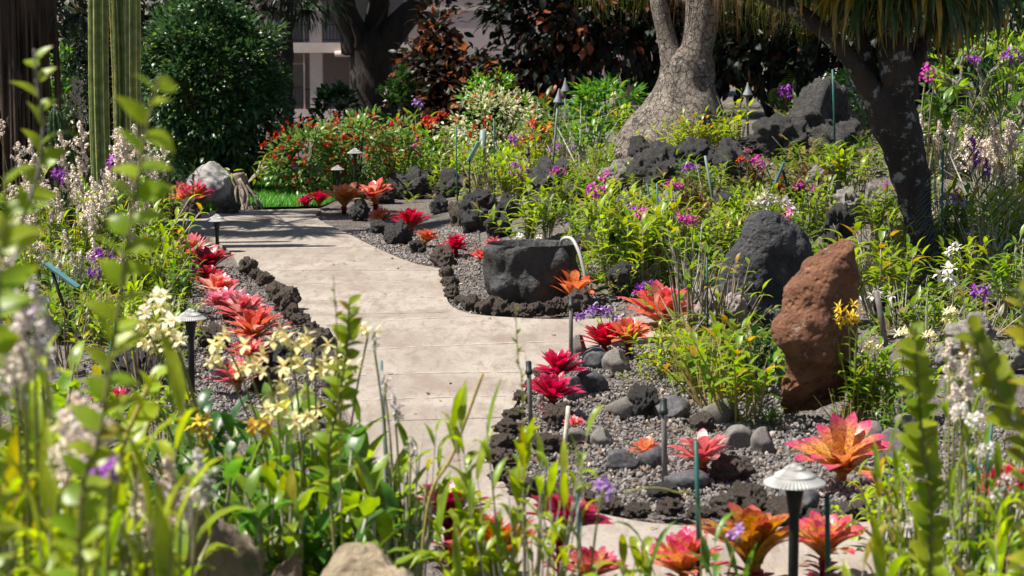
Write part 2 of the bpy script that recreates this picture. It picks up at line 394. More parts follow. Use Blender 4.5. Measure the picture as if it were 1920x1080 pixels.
M['trim'] = msurf('pink_trim', (.60, .49, .43), (.54, .44, .39), scale=2, rough=.8, bump=.1)
M['rail'] = msurf('dark_rail', (.03, .03, .035), (.04, .04, .045), scale=9, rough=.5, bump=0)
M['glass'] = msurf('dark_glass', (.04, .045, .05), (.06, .065, .07), scale=1, rough=.08, bump=0, spec=.8)
# ------------------------------------------------------------------ setting: soil, path, gravel, lawn
def soil_material():
    m, nt, out = newmat('volcanic_gravel_soil')
    tc = nt.nodes.new('ShaderNodeTexCoord')
    n1 = N_(nt, 'ShaderNodeTexNoise', Scale=3.0, Detail=6.0); nt.links.new(tc.outputs['Object'], n1.inputs['Vector'])
    vo = N_(nt, 'ShaderNodeTexVoronoi', Scale=38.0); nt.links.new(tc.outputs['Object'], vo.inputs['Vector'])
    v2 = N_(nt, 'ShaderNodeTexVoronoi', Scale=95.0); nt.links.new(tc.outputs['Object'], v2.inputs['Vector'])
    sp = nt.nodes.new('ShaderNodeSeparateColor'); nt.links.new(vo.outputs['Color'], sp.inputs[0])
    c = mixc(nt, sp.outputs[0], (.115, .10, .09), (.235, .21, .19))
    c = mixc(nt, ramp(nt, n1.outputs[0], .4, .65), c, (.15, .12, .10))
    pr = N_(nt, 'ShaderNodeBsdfPrincipled'); pr.inputs['Roughness'].default_value = .85; pr.inputs['Specular IOR Level'].default_value = .3
    nt.links.new(c, pr.inputs['Base Color'])
    ad = nt.nodes.new('ShaderNodeMath'); ad.operation = 'MULTIPLY_ADD'; ad.inputs[1].default_value = .5
    nt.links.new(v2.outputs['Distance'], ad.inputs[0]); nt.links.new(vo.outputs['Distance'], ad.inputs[2])
    bm = nt.nodes.new('ShaderNodeBump'); bm.inputs['Strength'].default_value = 1.0; bm.inputs['Distance'].default_value = .03; bm.invert = True
    nt.links.new(ad.outputs[0], bm.inputs['Height']); nt.links.new(bm.outputs[0], pr.inputs['Normal'])
    nt.links.new(pr.outputs[0], out.inputs[0])
    return m

def concrete_material():
    m, nt, out = newmat('brushed_tan_concrete')
    tc = nt.nodes.new('ShaderNodeTexCoord')
    def nz(scale, st, det=5.0, ro=.6, rot=0.0):
        mp = nt.nodes.new('ShaderNodeMapping'); mp.inputs['Scale'].default_value = st; mp.inputs['Rotation'].default_value = (0, 0, rot)
        nt.links.new(tc.outputs['Object'], mp.inputs[0])
        n = N_(nt, 'ShaderNodeTexNoise', Scale=scale, Detail=det, Roughness=ro); n.inputs['Distortion'].default_value = .6
        nt.links.new(mp.outputs[0], n.inputs['Vector']); return n.outputs[0]
    big = nz(.9, (1, 1, 1)); blot = nz(3.0, (.9, .4, 1), 7, .65); brush = nz(8.0, (1.3, .28, 1), 9, .78, .05); fine = nz(60, (1.3, .35, 1), 4, .75)
    streak = nz(2.6, (.9, .5, 1), 10, .82, .09); st2 = nz(1.2, (.2, 2.4, 1), 10, .82, -.06)
    c = mixc(nt, ramp(nt, big, .35, .65), (.27, .23, .192), (.345, .302, .258))
    c = mixc(nt, ramp(nt, blot, .48, .7), c, (.225, .18, .148))
    c = mixc(nt, ramp(nt, brush, .45, .66), c, (.215, .172, .14))
    c = mixc(nt, ramp(nt, streak, .56, .74), c, (.40, .355, .30))
    c = mixc(nt, ramp(nt, st2, .64, .70), c, (.48, .43, .36))
    c = mixc(nt, ramp(nt, fine, .56, .70), c, (.19, .145, .12))
    pr = N_(nt, 'ShaderNodeBsdfPrincipled'); pr.inputs['Roughness'].default_value = .9; pr.inputs['Specular IOR Level'].default_value = .2
    nt.links.new(c, pr.inputs['Base Color'])
    ad = nt.nodes.new('ShaderNodeMath'); ad.operation = 'MULTIPLY_ADD'; ad.inputs[1].default_value = .8
    nt.links.new(fine, ad.inputs[0]); ad.inputs[2].default_value = 0
    bm = nt.nodes.new('ShaderNodeBump'); bm.inputs['Strength'].default_value = .4; bm.inputs['Distance'].default_value = .006
    nt.links.new(ad.outputs[0], bm.inputs['Height']); nt.links.new(bm.outputs[0], pr.inputs['Normal'])
    nt.links.new(pr.outputs[0], out.inputs[0])
    return m

def grid_lines(segs):
    out = []
    for a, b, s in segs: out += list(np.arange(a, b, s))
    return np.array(out + [segs[-1][1]])

def ground_sheet():
    xs = grid_lines([(-160, -12, 8), (-12, -5, .4), (-5, 6, .09), (6, 12, .4), (12, 160, 8)])
    ys = grid_lines([(-40, 2, 4), (2, 6, .3), (6, 24, .09), (24, 40, .5), (40, 240, 6)])
    X, Y = np.meshgrid(xs, ys)
    Z = np.zeros_like(X)
    for i in range(X.shape[0]):
        for j in range(X.shape[1]):
            x, y = X[i, j], Y[i, j]
            z = hz(x, y)
            if -6 < x < 7 and 5 < y < 25:
                z += .014 * noise.fractal(Vector((x * 1.6, y * 1.6, 0)), 1.0, 2.0, 3) - (.03 if y < 17 else .018)
                z += .006 * noise.noise(Vector((x * 9, y * 9, 3)))
                z += .07 * sst(15.5, 18, y) * sst(.2, 1.2, x) * noise.fractal(Vector((x * 2.1, y * 1.7, 7)), 1.0, 2.0, 4)
            Z[i, j] = z
    nx, ny = len(xs), len(ys)
    v = np.stack([X, Y, Z], -1).reshape(-1, 3)
    idx = np.arange(nx * ny).reshape(ny, nx)
    q = np.stack([idx[:-1, :-1], idx[:-1, 1:], idx[1:, 1:], idx[1:, :-1]], -1).reshape(-1, 4)
    mb = MB(); mb.add(v, q)
    tag(ob('garden_soil', mb.mesh('garden_soil'), soil_material()), kind='structure')
ground_sheet()

PZ = 0.012
def GP(px, py):                         # point of the path plane
    r = ray(px, py); t = (PZ - CAMH) / r[2]
    return Vector((r[0] * t, r[1] * t, PZ))

path_px = [(120, 432), (240, 420), (340, 404), (400, 397), (470, 394), (540, 392.5), (600, 391.5), (592, 403), (605, 416), (640, 432), (690, 457), (740, 480), (790, 497), (850, 505),
           (842, 525), (836, 552), (850, 576), (890, 589), (960, 595), (1040, 598), (1130, 597), (1220, 592), (1320, 588), (1390, 588), (1425, 600),
           (1415, 616), (1380, 626), (1320, 630), (1220, 632), (1130, 645), (1060, 668), (1010, 700), (970, 752), (935, 815), (925, 880), (985, 930), (1090, 955), (1220, 980), (1370, 988), (1540, 985), (1700, 970), (1900, 945), (2400, 900),
           (2700, 1010), (2000, 1110), (1700, 1140), (1300, 1135), (1050, 1110), (900, 1070), (800, 1000), (730, 900), (668, 800), (640, 740), (626, 690), (602, 645), (566, 605), (540, 578), (522, 550), (500, 524), (470, 505), (447, 495), (434, 474), (405, 452), (360, 437), (300, 440), (200, 455), (60, 470)]
def build_path():
    pts = smooth_line([GP(*p) for p in path_px], 4, True)
    bm = bmesh.new()
    top = [bm.verts.new(p) for p in pts]
    bm.faces.new(top)
    r = bmesh.ops.extrude_face_region(bm, geom=list(bm.faces))
    for g in r['geom']:
        if isinstance(g, bmesh.types.BMVert): g.co.z -= .16
    bmesh.ops.recalc_face_normals(bm, faces=bm.faces)
    me = bpy.data.meshes.new('garden_path'); bm.to_mesh(me); bm.free()
    o = tag(ob('garden_path', me, concrete_material()), kind='structure')
    # saw-cut joints across the slab
    jm = MB()
    for a, b in (((447, 507), (838, 507)), ((1078, 600), (1160, 660)), ((520, 592), (830, 586)), ((690, 790), (950, 783)), ((480, 470), (700, 462))):
        A, Bq = GP(*a), GP(*b); n = 14
        L = [A.lerp(Bq, i / n) + Vector((rng.normal() * .003, rng.normal() * .002, .0035)) for i in range(n + 1)]
        w = Vector((0, .006, 0)) if abs(A.x - Bq.x) > abs(A.y - Bq.y) * .3 else Vector((.006, 0, 0))
        v = [p + s * w for p in L for s in (-1, 1)]
        jm.add([tuple(p) for p in v], [(2 * i, 2 * i + 2, 2 * i + 3, 2 * i + 1) for i in range(n)])
    pm_ = MB()
    for a, b in (((470, 533), (838, 528)), ((520, 566), (838, 556)), ((545, 612), (900, 592)), ((610, 660), (1040, 640)), ((630, 705), (985, 697)), ((655, 752), (960, 742))):
        A, Bq = GP(*a), GP(*b); n = 26
        L = [A.lerp(Bq, i / n) + Vector((0, rng.normal() * .005 + .02 * math.sin(i * .13), .0036)) for i in range(n + 1)]
        for i in range(n):
            if rng.random() < .22: continue
            w = .003 + .006 * rng.random()
            pm_.add([tuple(L[i] + Vector((0, -w, 0))), tuple(L[i + 1] + Vector((0, -w, 0))), tuple(L[i + 1] + Vector((0, w, 0))), tuple(L[i] + Vector((0, w, 0)))], [(0, 1, 2, 3)])
    ob('mineral_line', pm_.mesh('mineral_line'), msurf('mineral_deposit', (.52, .46, .38), (.40, .34, .27), scale=30, bump=0), o)
    ob('path_joint', jm.mesh('path_joint'), msurf('joint_dirt', (.13, .10, .08), (.30, .24, .19), scale=12, bump=0), o)
build_path()

PPOLY = np.array([tuple(GP(*p))[:2] for p in path_px])
def on_path(x, y):
    c = False; j = len(PPOLY) - 1
    for i in range(len(PPOLY)):
        xi, yi = PPOLY[i]; xj, yj = PPOLY[j]
        if (yi > y) != (yj > y) and x < (xj - xi) * (y - yi) / (yj - yi) + xi: c = not c
        j = i
    return c

# ------------------------------------------------------------------ stones
def ico(sub):
    bm = bmesh.new(); bmesh.ops.create_icosphere(bm, subdivisions=sub, radius=1)
    v = np.array([x.co[:] for x in bm.verts]); f = np.array([[q.index for q in p.verts] for p in bm.faces]); bm.free()
    return v, f
ICO = {k: ico(k) for k in (1, 2, 3, 4, 5, 6)}

def rock_verts(seed, sub=4, dim=(1, 1, 1), facets=7, rough=.16, fs=1.4, oct_=5, cut=(.55, .92), flat=True, fine=0.0):
    rr = np.random.default_rng(seed); v, f = ICO[sub]; v = v.copy()
    for _ in range(facets):
        n = nrmz(rr.normal(size=3)); dd = rr.uniform(*cut)
        s = np.maximum(0, v @ n - dd); v -= s[:, None] * n
    off = rr.random(3) * 50
    nn = nrmz(v)
    dsp = np.array([noise.fractal(Vector(p * fs + off), .9, 2.1, oct_) for p in v]) * rough
    if fine: dsp += np.array([noise.noise(Vector(p * 9 + off)) for p in v]) * fine
    v = v + nn * dsp[:, None]
    v *= np.array(dim)
    if flat:
        zl = -.62 * dim[2]; low = v[:, 2] < zl; v[low, 2] = zl + (v[low, 2] - zl) * .25
        v[:, 2] -= zl
    return v, f

def rock_mesh(name, seed, **k):
    v, f = rock_verts(seed, **k); mb = MB(); mb.add(v, None, f); return mb.mesh(name)

ROCKS = {}
def rock_proto(kind, i):
    key = (kind, i)
    if key not in ROCKS:
        if kind == 'pebble': ROCKS[key] = rock_mesh('grey_stone', 300 + i, sub=4, facets=6, rough=.07, cut=(.6, .95))
        elif kind == 'edge': ROCKS[key] = rock_mesh('edging_rock', 500 + i, sub=5, facets=4, rough=.34, fs=1.9, cut=(.62, .9), fine=.07, oct_=8)
        else: ROCKS[key] = rock_mesh('lava_rock', 700 + i, sub=5, facets=8, rough=.34, fs=1.7, cut=(.55, .9), oct_=8, fine=.06)
    return ROCKS[key]

nrock = [0]
def rock(px, py, w, h, kind, mat, label, name=None, group=None, dep=.8, cat='rock', rz=None, sink=.04, y=None):
    p = G(px, py) if y is None else B(px, y)
    s = p.y / F; W, H = w * s, h * s
    nrock[0] += 1
    me = rock_proto(kind, nrock[0] % 7)
    if rz is None: rz = rnd.random() * 6.28
    o = ob(name or {'pebble': 'grey_stone', 'edge': 'edging_rock', 'lava': 'lava_rock'}[kind], me, M[mat], None, p, rz)
    o.scale = (W / 1.9, W * dep / 1.9, H / 1.45)
    if abs(math.sin(rz)) > .707: o.scale = (W * dep / 1.9, W / 1.9, H / 1.45)
    o.location.y += W * dep * .35; o.location.z = hz(o.location.x, o.location.y) - H * sink
    return tag(o, label, cat, group)

ORD = 'first second third fourth fifth sixth seventh eighth ninth tenth eleventh twelfth thirteenth fourteenth fifteenth sixteenth seventeenth eighteenth nineteenth twentieth twenty-first twenty-second twenty-third twenty-fourth'.split()
def edging(line, n, w0, w1, mat, fmt, group, hk=.66, jit=.35):
    pts = smooth_line([Vector((a, b, 0)) for a, b in line], 20)
    cum = [0]
    for a, b in zip(pts, pts[1:]): cum.append(cum[-1] + (b - a).length)
    for k in range(n):
        s = cum[-1] * k / max(1, n - 1); i = min(len(pts) - 2, max(j for j in range(len(cum)) if cum[j] <= s))
        q = pts[i].lerp(pts[i + 1], (s - cum[i]) / max(1e-6, cum[i + 1] - cum[i]))
        w = (w0 + (w1 - w0) * k / max(1, n - 1)) * rnd.uniform(.60, 1.04)
        lab = fmt.format(ORD[k])
        rock(q.x + rnd.uniform(-3, 3), q.y + rnd.uniform(-2, 2), w, w * hk * rnd.uniform(.8, 1.2), 'edge', mat, lab, group=group, dep=rnd.uniform(.8, 1.15))

edging([(462, 512), (487, 528), (510, 548), (528, 575), (545, 602), (575, 622), (598, 655), (612, 700), (622, 745)], 15, 36, 58, 'lavab',
       '{} rough lava lump from the far end of the left path edging', 'lava lumps edging the left side of the path', .8)
edging([(838, 520), (843, 548), (858, 572), (890, 585), (930, 592), (975, 596), (1010, 592), (1042, 588), (1085, 584)], 15, 34, 46, 'lavab',
       '{} brown lava lump from the left in the rim of the basin bed', 'lava lumps rimming the basin bed', .75)
edging([(935, 905), (985, 935), (1040, 945), (1110, 958), (1180, 972), (1250, 968), (1300, 975), (1350, 972), (1420, 972), (1480, 985), (1560, 982), (1640, 976)], 14, 58, 76, 'lavab',
       '{} dark lava lump from the left along the front edge of the gravel bed', 'lava lumps along the front edge of the near gravel bed', .62)
edging([(1018, 708), (985, 745), (962, 790), (946, 835), (938, 878)], 7, 42, 60, 'lavab',
       '{} lava lump from the far end by the grey riser pipe at the path', 'lava lumps along the path side of the near gravel bed', .62)
# rows of lava between gravel strip and planting, upper middle
for a in [(722, 382, 46, 36, 'lava', 'low black lava rock at the left end of the row behind the upright bromeliads'),
          (768, 374, 72, 52, 'lava', 'broad black lava rock behind the pink upright bromeliad'),
          (802, 356, 40, 34, 'lava', 'small lava rock tucked under the yellow-green orchids near the far gravel'),
          (838, 372, 52, 48, 'lava', 'angular dark lava rock beside the black sign stake'),
          (868, 356, 54, 34, 'lava', 'dark rock at the foot of the orchids behind the sign stake'),
          (822, 398, 34, 30, 'lava', 'small black rock on the gravel below the sign stake'),
          (675, 412, 42, 32, 'lava', 'grey-black rock beside the small orange bromeliad on the far gravel'),
          (708, 440, 38, 26, 'lava', 'rounded black rock lying on the gravel in front of the small orange bromeliad'),
          (745, 460, 48, 42, 'lava', 'speckled lava rock in front of the large red bromeliad'),
          (782, 476, 34, 24, 'lava', 'small dark rock below the orange bromeliad on the gravel strip'),
          (828, 500, 50, 34, 'lava', 'pitted brown-black rock at the path corner below the red bromeliad'),
          (862, 425, 48, 48, 'lava', 'reddish brown lava block left of the black block behind the basin'),
          (890, 436, 62, 60, 'lava', 'smooth black lava block behind the basin'),
          (932, 446, 56, 46, 'lava', 'porous black lava rock just behind the basin rim'),
          (905, 395, 60, 36, 'lava', 'low grey-topped lava rock above the black block behind the basin'),
          (955, 410, 54, 40, 'lava', 'dark lava rock left of the light green orchid behind the basin'),
          (1030, 412, 74, 44, 'lava', 'grey weathered rock under the big rounded boulder'),
          (1075, 380, 50, 30, 'lava', 'half hidden dark rock right of the big rounded boulder')]:
    px, py, w, h, k, lab = a
    rock(px, py, w, h, k, 'lavab' if 'brown' in lab else 'lava', lab, group='lava rocks among the middle planting')
rock(1032, 374, 84, 78, 'lava', 'lava', 'big rounded black boulder with pale speckles right of the purple orchid', dep=.9, rz=.3)
# lava outcrop below the ponytail palm and on the right
for a in [(1205, 306, 44, 48, 'black lava knob at the left foot of the ponytail palm trunk'),
          (1232, 360, 92, 74, 'tall black lava boulder below the yellow-green orchids at the palm foot'),
          (1310, 330, 84, 62, 'black lava boulder behind the grey leaning stake'),
          (1375, 345, 90, 70, 'rough black lava boulder left of the magenta orchid'),
          (1465, 300, 110, 74, 'broad black lava bank behind the blue-green label'),
          (1560, 290, 150, 118, 'largest black lava bank, left of the forked dark tree'),
          (1625, 250, 90, 66, 'black lava crest touching the left side of the forked tree'),
          (1480, 215, 60, 36, 'small lava knob under the fern fronds'),
          (1410, 290, 70, 30, 'low lava shelf beside the grey cone lamp post'),
          (1548, 372, 64, 58, 'grey-brown lava rock left of the yellowish leafy orchid'),
          (1592, 420, 80, 56, 'grey-brown layered rock below the yellowish leafy orchid'),
          (1572, 470, 76, 76, 'black rounded lava rock above the red-brown standing rock'),
          (1645, 400, 70, 44, 'dull grey rock left of the dark tree foot'),
          (1262, 398, 62, 38, 'pale speckled rock among the canes below the palm'),
          (1345, 408, 66, 42, 'speckled lava rock behind the black standing stone'),
          (1160, 352, 70, 40, 'grey mossy rock under the left root of the palm'),
          (1195, 405, 50, 36, 'dark rock behind the pair of green stakes'),
          (1105, 480, 56, 44, 'dark rock right of the basin spout'),
          (1172, 560, 66, 62, 'dull brown rock at the foot of the lilac orchid spray'),
          (1810, 560, 120, 40, 'low dark rock ledge below the palm-like orchid on the right'),
          (1880, 590, 110, 50, 'dark rock ledge at the right edge of the planting'),
          (1700, 600, 100, 44, 'black rock in the shade at the foot of the dark tree'),
          (1830, 665, 110, 62, 'grey pitted rock behind the blurred right-hand stems'),
          (1760, 690, 70, 40, 'small grey rock right of the pale yellow flowers'),
          (1905, 690, 60, 44, 'grey rock cut by the right edge behind the stems')]:
    px, py, w, h, lab = a
    rock(px, py, w, h, 'lava', 'grock' if ('grey' in lab or 'pale' in lab) and 'cone' not in lab and 'stake' not in lab else 'lava', lab, group='lava rocks of the planted bank')
# near bed stones
for a in [(1120, 690, 62, 34, 'slate', 'smooth grey oval stone leaning against the brown pebble by the red bromeliads', .5),
          (1157, 698, 56, 40, 'grock', 'brownish wedge-shaped stone beside the leaning grey oval one', .3),
          (1108, 738, 66, 40, 'slate', 'flat grey stone half in the shadow of the two red bromeliads', .2),
          (1076, 752, 44, 44, 'slate', 'black rounded stone in the shadow right of the nearer red bromeliad', .4),
          (1168, 782, 60, 36, 'grock', 'buried grey stone in the gravel left of the black porous lump', .3),
          (1205, 782, 56, 56, 'lava', 'black porous lump in the middle of the near gravel bed', .3),
          (1262, 784, 74, 36, 'slate', 'pale grey flat stone at the base of the yellow-green orchid clump', .2),
          (1318, 812, 48, 34, 'lavab', 'brown porous stone above the pink and orange bromeliad', .3),
          (1433, 850, 52, 46, 'grock', 'smooth brown-grey stone left of the big mottled bromeliad', .5),
          (1388, 842, 60, 42, 'grock', 'rough grey stone behind the smooth brown-grey one', .3),
          (1166, 882, 74, 34, 'slate', 'dark oblong stone lying left of the small orange bromeliad', .1),
          (1225, 876, 56, 36, 'slate', 'grey pebble under the small orange bromeliad', .2),
          (1372, 905, 76, 46, 'lavab', 'brown porous stone on the gravel right of the pink bromeliad', .3),
          (1675, 868, 62, 60, 'grock', 'dark rounded stone right of the big mottled bromeliad', .3),
          (1640, 838, 54, 44, 'grock', 'grey stone behind the right leaves of the mottled bromeliad', .3),
          (1130, 838, 46, 32, 'grock', 'rough grey pebble near the small pink bromeliad', .3),
          (1082, 835, 52, 30, 'grock', 'dull grey pebble in front of the grey riser pipe', .2),
          (1025, 850, 66, 34, 'lavab', 'low brown lava stone left of the small pink bromeliad', .3),
          (1290, 915, 84, 30, 'slate', 'long grey stone half buried in front of the pink bromeliad', .1),
          (1400, 965, 74, 54, 'lavab', 'dark brown lava stone behind the white path lamp post', .3),
          (1500, 960, 84, 44, 'slate', 'grey stone under the large white lamp cap', .2),
          (1245, 940, 60, 30, 'lava', 'small black stone at the foot of the rusty riser pipe', .2),
          (1085, 670, 36, 40, 'grock', 'pale brown pebble wedged under the red bromeliad near the path', .3),
          (1048, 800, 56, 40, 'lavab', 'brown stone in front of the nearer red bromeliad', .2),
          (1700, 830, 60, 50, 'grock', 'greenish grey rock at the right of the brown standing rock', .3),
          (1350, 795, 74, 44, 'grock', 'grey rubble heap in front of the tall clump of canes', .3),
          (1600, 800, 60, 40, 'grock', 'grey rubble at the foot of the yellow orchid', .3)]:
    px, py, w, h, mt, lab, rz = a
    rock(px, py, w, h, 'pebble' if mt in ('slate', 'grock') else 'edge', mt, lab, group='stones of the near gravel bed', rz=rz, dep=.8)
# left bed stones
for a in [(352, 412, 42, 40, 'lavab', 'brown porous rock under the far left orange bromeliad'),
          (425, 402, 46, 24, 'lavab', 'low brown rock beside the dry stump'),
          (300, 640, 70, 44, 'lavab', 'mossy brown rock in the shade under the left orchids'),
          (245, 720, 90, 60, 'lava', 'black rock behind the lone red bromeliad on the left'),
          (330, 560, 50, 40, 'lava', 'dark stone among the canes left of the bromeliad row'),
          (440, 600, 44, 30, 'lava', 'dark stone beside the orange bromeliad of the left row'),
          (398, 655, 60, 44, 'lavab', 'brown stone left of the brightest red bromeliad'),
          (520, 690, 76, 46, 'lava', 'black rock in the shadow of the brightest red bromeliad'),
          (500, 735, 60, 44, 'lavab', 'brown rock right of the last pink bromeliad of the left row'),
          (560, 790, 80, 54, 'lavab', 'dark rock behind the cream flowers at the path side')]:
    px, py, w, h, mt, lab = a
    rock(px, py, w, h, 'edge', mt, lab, group='rocks of the left bed')

# special stones -----------------------------------------------------------------
def pxmesh_rock(name, label, base_px, rings, mat, seed, rough, depk=.8, cat='rock', k=64, fs=5.0, lean=0.0, group=None, fac=0.0, cuts=(), back=None):
    """a standing stone lofted through elliptical rings: rings are (py, px_left, px_right) at one distance"""
    b = G(*base_px); y = b.y; s = y / F
    pts = []
    ys = [r[0] for r in rings]; n = 48
    zs = np.linspace(ys[0], ys[-1], n)
    L = np.interp(zs[::-1], ys[::-1], [r[1] for r in rings][::-1])[::-1]; Rr = np.interp(zs[::-1], ys[::-1], [r[2] for r in rings][::-1])[::-1]
    off = seed * 3.7
    v = []
    for i in range(n):
        c = P((L[i] + Rr[i]) / 2, zs[i], y); hw = (Rr[i] - L[i]) / 2 * s
        for j in range(k):
            a = 2 * math.pi * j / k
            ca, sa = math.cos(a), math.sin(a)
            ca = math.copysign(abs(ca) ** .85, ca); sa = math.copysign(abs(sa) ** .85, sa)
            for nx, ny, dd in cuts:
                e = nx * ca + ny * sa - dd
                if e > 0: ca -= nx * e * .9; sa -= ny * e * .9
            bo = np.interp(zs[i], [q[0] for q in back], [q[1] for q in back]) if back else 0
            p = Vector((c.x + hw * ca, c.y + hw * depk * sa + hw * depk + lean * (c.z - b.z) + bo, c.z))
            q = p * fs + Vector((off, off, off))
            dd = noise.fractal(q, .9, 2.1, 6) * rough + abs(noise.noise(q * .45)) * fac
            d = Vector((ca, sa, .15))
            v.append(tuple(p + d * dd))
    q = [(i * k + j, i * k + (j + 1) % k, (i + 1) * k + (j + 1) % k, (i + 1) * k + j) for i in range(n - 1) for j in range(k)]
    top = np.mean(np.array(v[-k:]), 0); v.append((top[0], top[1], top[2] + .012)); t = [((n - 1) * k + j, (n - 1) * k + (j + 1) % k, n * k) for j in range(k)]
    v = np.array(v) - np.array(b)
    mb = MB(); mb.add(v, q, t)
    me = mb.mesh(name)
    o = ob(name, me, M[mat], None, b)
    md = o.modifiers.new('sub', 'SUBSURF'); md.levels = md.render_levels = 1
    return tag(o, label, cat, group)

def lump_rock(name, label, base_px, blobs, mat, seed, cuts=(), rough=.03, fs=5.0, vox=.022, pits=.0, shear=0.0):
    """boulder grown from overlapping lumps (px, py, half width, half height, depth offset m, depth ratio), fused into one skin, then chipped and weathered"""
    b = G(*base_px); y = b.y; s = y / F; v0, f0 = ICO[3]; mb = MB()
    for px, py, rx, ry, dy, dk in blobs:
        c = P(px, py, y) - b
        mb.add(v0 * np.array([rx * s, rx * s * dk, ry * s]) + np.array([c.x, dy + .16, c.z]), None, f0)
    o = bpy.data.objects.new('tmp', mb.mesh('tmp')); C.objects.link(o)
    m = o.modifiers.new('r', 'REMESH'); m.mode = 'VOXEL'; m.voxel_size = vox; m.use_smooth_shade = True
    m2 = o.modifiers.new('s', 'SMOOTH'); m2.iterations = 3; m2.factor = .6
    me = bpy.data.meshes.new_from_object(o.evaluated_get(bpy.context.evaluated_depsgraph_get()))
    bpy.data.objects.remove(o); me.name = name
    n = len(me.vertices); co = np.zeros(n * 3); me.vertices.foreach_get('co', co); co = co.reshape(-1, 3)
    for nx, ny, nz, pxx, pyy, dy in cuts:
        nn = nrmz(np.array([nx, ny, nz])); q = np.array(P(pxx, pyy, y) - b) + np.array([0, dy + .16, 0]); e = np.maximum(0, (co - q) @ nn); co -= e[:, None] * nn * .93
    me.vertices.foreach_set('co', co.ravel()); me.update()
    no_ = np.array([tuple(v.normal) for v in me.vertices]); off = Vector((seed * 3.1, seed * 1.7, seed))
    d = np.array([noise.fractal(Vector(p) * fs + off, .8, 2.1, 8) * rough + noise.fractal(Vector(p) * fs * 4 + off, .8, 2.1, 5) * rough * .3 - max(0, noise.noise(Vector(p) * 16 + off) - .45) * pits for p in co])
    co += no_ * d[:, None]; me.vertices.foreach_set('co', co.ravel()); me.update()
    return tag(ob(name, me, M[mat], None, b), label, 'rock')
lump_rock('standing_rock', 'tall red-brown pitted rock standing on the gravel with a dark undercut', (1548, 806),
          [(1528, 628, 70, 62, 0, .9), (1532, 580, 62, 70, .02, .8), (1556, 535, 52, 62, .04, .8), (1582, 560, 44, 100, .08, .9), (1592, 482, 26, 40, .05, .9), (1548, 665, 72, 40, .02, .9), (1575, 640, 50, 70, .1, .9), (1546, 735, 66, 90, .10, .9), (1585, 690, 40, 90, .12, .9), (1545, 785, 66, 56, .08, 1.0), (1516, 770, 38, 70, .04, 1.0), (1520, 690, 44, 60, .06, .9)],
          'redrock', 3, cuts=[(.72, -.69, .0, 1550, 600, -.15), (-.62, -.72, .3, 1490, 590, -.12), (-.3, -.5, .8, 1560, 505, -.05), (.2, -.55, -.8, 1540, 690, -.16)], rough=.026, fs=5.5, pits=.035)
lump_rock('standing_stone', 'tall black standing stone with a smooth grey left face behind the canes', (1440, 632),
          [(1448, 462, 50, 66, .1, .8), (1420, 540, 66, 95, .1, .8), (1490, 520, 58, 96, .16, .8), (1512, 585, 50, 70, .1, .8), (1380, 600, 66, 70, .06, .9), (1440, 612, 84, 46, .1, .8)],
          'blackstone', 8, cuts=[(-.82, -.36, .42, 1400, 470, -.10), (.35, -.93, .1, 1470, 500, -.16), (.7, -.3, .6, 1515, 440, .05)], rough=.025, fs=5.0, pits=.05)
rock(1352, 640, 110, 96, 'lava', 'palepink', 'pale pinkish lump painted as the sunlit left foot of the black standing stone', name='pale_boulder', rz=.2)

